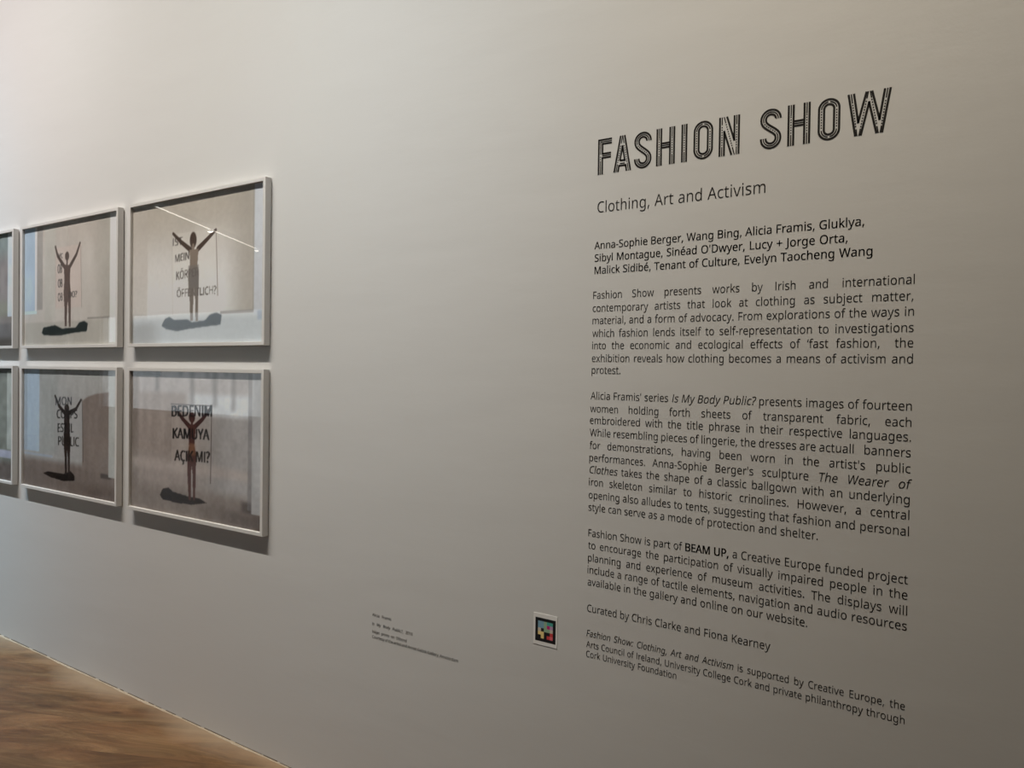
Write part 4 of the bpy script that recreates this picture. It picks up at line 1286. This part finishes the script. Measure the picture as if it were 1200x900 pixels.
def paint_lm():
    d = DATA['LM']
    P = Paint((132, 130, 127))
    P.mix(box_mask(-.1, -.1, .185, .70, .006), (136, 146, 155))
    P.mix(box_mask(-.1, .0, .04, .70, .01), (116, 124, 130), .6)
    P.mix(box_mask(.19, -.1, .40, .70, .02), (126, 126, 123))
    P.mix(smooth(.72, .80, GV), (98, 88, 82))
    P.mix(box_mask(-.1, .715, .34, .735, .004), (128, 134, 142), .8)
    P.mix(blur(inside([[(.655, .80), (.655, .245), (.70, .215), (.785, .185), (.93, .165), (.93, .80)]]), 3), (102, 92, 86))
    P.mix(smooth(.86, .95, GV) * smooth(.3, .9, GU), (76, 66, 60), .7)
    P.mix(box_mask(.84, .80, .94, .835, .01), (44, 38, 36), .7)
    P.mix(box_mask(.916, -.1, 1.1, .82, .005), (140, 140, 136))
    P.add(noise2(30, 5, 33), 10)
    P.add(noise2(60, 45, 34), 7)
    P.mix(box_mask(.356, .22, .655, .72, .004), (122, 118, 116), .3)
    P.mix(stroke(d['bl'], .002), (92, 88, 84), .5)
    P.mix(stroke(d['br'], .004), (62, 56, 52), .8)
    P.mix(poly(d['cloth'], 1), (20, 15, 13))
    figure(P, d, (34, 26, 24), (40, 34, 32))
    for s, k, c in (('MON', 't1', (52, 54, 56)), ('CORPS', 't2', (24, 24, 24)), ('EST-IL', 't3', (16, 15, 14)), ('PUBLIC', 't4', (14, 13, 12))):
        P.mix(word(s, d[k][0], d[k][1], d[k][2], 24), c, .95)
    return P.a


def paint_far(upper):
    if upper:
        P = Paint((134, 126, 122))
        P.mix(1 - smooth(.1, .3, GV), (126, 132, 128))
        P.mix(box_mask(-.1, .60, 1.1, .74, .04), (128, 128, 112), .7)
        P.mix(smooth(.78, .82, GV), (110, 106, 104))
        P.mix(smooth(.90, .97, GV), (76, 70, 64))
        P.mix(box_mask(.914, .0, 1.1, .74, .006), (186, 190, 198))
        P.add(noise2(20, 12, 43), 16)
    else:
        P = Paint((104, 105, 98))
        P.mix(1 - smooth(.0, .12, GV), (70, 72, 68))
        P.mix(box_mask(-.1, .73, 1.1, .80, .01), (140, 140, 150))
        P.mix(smooth(.80, .88, GV), (84, 76, 72))
        P.mix(box_mask(.912, .03, 1.1, .72, .006), (138, 140, 134))
        P.add(noise2(24, 20, 53), 22)
    P.mix(stroke([(.5, .35), (.5, .85)], .03, .02), (60, 54, 50))
    P.mix(stroke([(.36, .22), (.5, .38), (.64, .22)], .014), (60, 54, 50))
    P.mix(ellipse(.47, .26, .53, .34), (60, 54, 50))
    P.mix(ellipse(.26, .85, .70, .92), (44, 40, 38))
    return P.a


m_frame = simple_mat('white_lacquered_wood', (0.66, 0.645, 0.62), 0.5, 0.15, 60, 0.03)
m_back = simple_mat('brown_backing_board', (0.30, 0.25, 0.19), 0.9)

m_glass = bpy.data.materials.new('picture_glass')
m_glass.use_nodes = True
nt = m_glass.node_tree
nt.nodes.clear()
go = nt.nodes.new('ShaderNodeOutputMaterial')
gx = nt.nodes.new('ShaderNodeMixShader')
gt = nt.nodes.new('ShaderNodeBsdfTransparent')
gg = nt.nodes.new('ShaderNodeBsdfGlossy')
gg.inputs['Roughness'].default_value = 0.004
gf = nt.nodes.new('ShaderNodeFresnel')
gf.inputs['IOR'].default_value = 1.5
gb = nt.nodes.new('ShaderNodeNewGeometry')
g2 = nt.nodes.new('ShaderNodeMath')
g2.operation = 'MULTIPLY'
g2.inputs[1].default_value = 1.8            # both faces of the pane
g3 = nt.nodes.new('ShaderNodeMath')
g3.operation = 'SUBTRACT'
g3.inputs[0].default_value = 1.0
g4 = nt.nodes.new('ShaderNodeMath')
g4.operation = 'MULTIPLY'
nt.links.new(gf.outputs['Fac'], g2.inputs[0])
nt.links.new(gb.outputs['Backfacing'], g3.inputs[1])
nt.links.new(g2.outputs[0], g4.inputs[0])
nt.links.new(g3.outputs[0], g4.inputs[1])
nt.links.new(g4.outputs[0], gx.inputs['Fac'])
nt.links.new(gt.outputs[0], gx.inputs[1])
nt.links.new(gg.outputs[0], gx.inputs[2])
nt.links.new(gx.outputs[0], go.inputs['Surface'])

for win, xa, xb, za, zb in ((WIN1, WX0, WX1, WZ0, WZ1), (ADDED_WIN, VX0, VX1, VZ0, VZ1)):
    n = 1 if win is WIN1 else 3
    for i in range(n):
        bm = bmesh.new()
        add_box(bm, xa + (xb - xa) * i / n + .042, xa + (xb - xa) * (i + 1) / n - .042, Y0 - .105, Y0 - .095, za + .062, zb - .062)
        bm_obj('window_pane', bm, m_glass, win)

m_print, nt, b = new_mat('photographic_print')
at = nt.nodes.new('ShaderNodeAttribute')
at.attribute_name = 'ink'
nt.links.new(at.outputs['Color'], b.inputs['Base Color'])
b.inputs['Roughness'].default_value = 0.6
b.inputs['Specular IOR Level'].default_value = 0.15


def framed(x0, zb, label, img, gain, rails):
    root = empty('framed_photograph', (x0 + FW / 2, D, zb), label, 'picture', 'white framed photographs in two rows')
    w2 = FW / 2
    # moulding: four mitred rails, one child each
    prof = [(FACE, FD0), (0, FD0), (0, FD1 - .0008), (.0008, FD1), (FACE - .0008, FD1), (FACE, FD1 - .0008)]
    corners = [(-w2, 0, 1, 1), (w2, 0, -1, 1), (w2, FH, -1, -1), (-w2, FH, 1, -1)]
    for k in range(4):
        a, c = corners[k], corners[(k + 1) % 4]
        bm = bmesh.new()
        ra = [bm.verts.new((a[0] + a[2] * i, -d, a[1] + a[3] * i)) for i, d in prof]
        rc = [bm.verts.new((c[0] + c[2] * i, -d, c[1] + c[3] * i)) for i, d in prof]
        n = len(prof)
        for i in range(n):
            bm.faces.new((ra[i], ra[(i + 1) % n], rc[(i + 1) % n], rc[i]))
        bm.faces.new(ra)
        bm.faces.new(rc[::-1])
        bm_obj('frame_rail', bm, m_frame, root)
    iw, ih = w2 - FACE, FH - FACE
    bm = bmesh.new()
    add_box(bm, -iw, iw, -.019, -.006, FACE, ih)
    # battens that stand the frame off the wall
    add_box(bm, -iw * .8, iw * .8, -.006, 0, FH * .72, FH * .78)
    add_box(bm, -iw * .8, iw * .8, -.006, 0, FH * .15, FH * .19)
    bm_obj('backing_board', bm, m_back, root)
    # print
    us, vs = GU.ravel(), GV.ravel()
    co = np.stack([-iw + us * 2 * iw, np.full(us.shape, -.0195), ih - vs * (ih - FACE)], 1)
    idx = np.arange((NX + 1) * (NY + 1)).reshape(NY + 1, NX + 1)
    q = np.stack([idx[1:, :-1], idx[1:, 1:], idx[:-1, 1:], idx[:-1, :-1]], -1).reshape(-1, 4)
    me = bpy.data.meshes.new('photo_print')
    me.vertices.add(len(co))
    me.vertices.foreach_set('co', co.ravel())
    me.loops.add(q.size)
    me.loops.foreach_set('vertex_index', q.ravel())
    me.polygons.add(len(q))
    me.polygons.foreach_set('loop_start', np.arange(len(q)) * 4)
    me.polygons.foreach_set('loop_total', np.full(len(q), 4))
    me.update(calc_edges=True)
    att = me.color_attributes.new('ink', 'FLOAT_COLOR', 'POINT')
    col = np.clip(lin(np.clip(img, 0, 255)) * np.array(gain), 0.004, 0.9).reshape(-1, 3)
    att.data.foreach_set('color', np.concatenate([col, np.ones((len(col), 1))], 1).ravel())
    link_mesh('photo_print', me, m_print, root)
    bm = bmesh.new()
    add_box(bm, -iw, iw, -.0230, -.0210, FACE, ih)
    bm_obj('glass_pane', bm, m_glass, root)
    return root


ZU, ZL = 1.6443, 0.8893
cols = (XE[0] - FW, XE[1], XE[3])
framed(cols[2], ZU, 'white framed photograph with the word MEIN, upper row, nearest the wall text', paint_ur(), GAIN_U, 0)
framed(cols[1], ZU, 'white framed photograph with a pale blue strip on its left, middle of upper row', paint_um(), GAIN_U, 0)
framed(cols[0], ZU, 'white framed photograph cut off by the left picture edge, upper row', paint_far(True), GAIN_U, 0)
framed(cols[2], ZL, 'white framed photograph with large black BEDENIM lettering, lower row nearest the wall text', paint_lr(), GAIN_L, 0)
framed(cols[1], ZL, 'white framed photograph with the letters MON above a dark figure, middle of lower row', paint_lm(), GAIN_L, 0)
framed(cols[0], ZL, 'white framed photograph cut off by the left picture edge, lower row', paint_far(False), GAIN_L, 0)
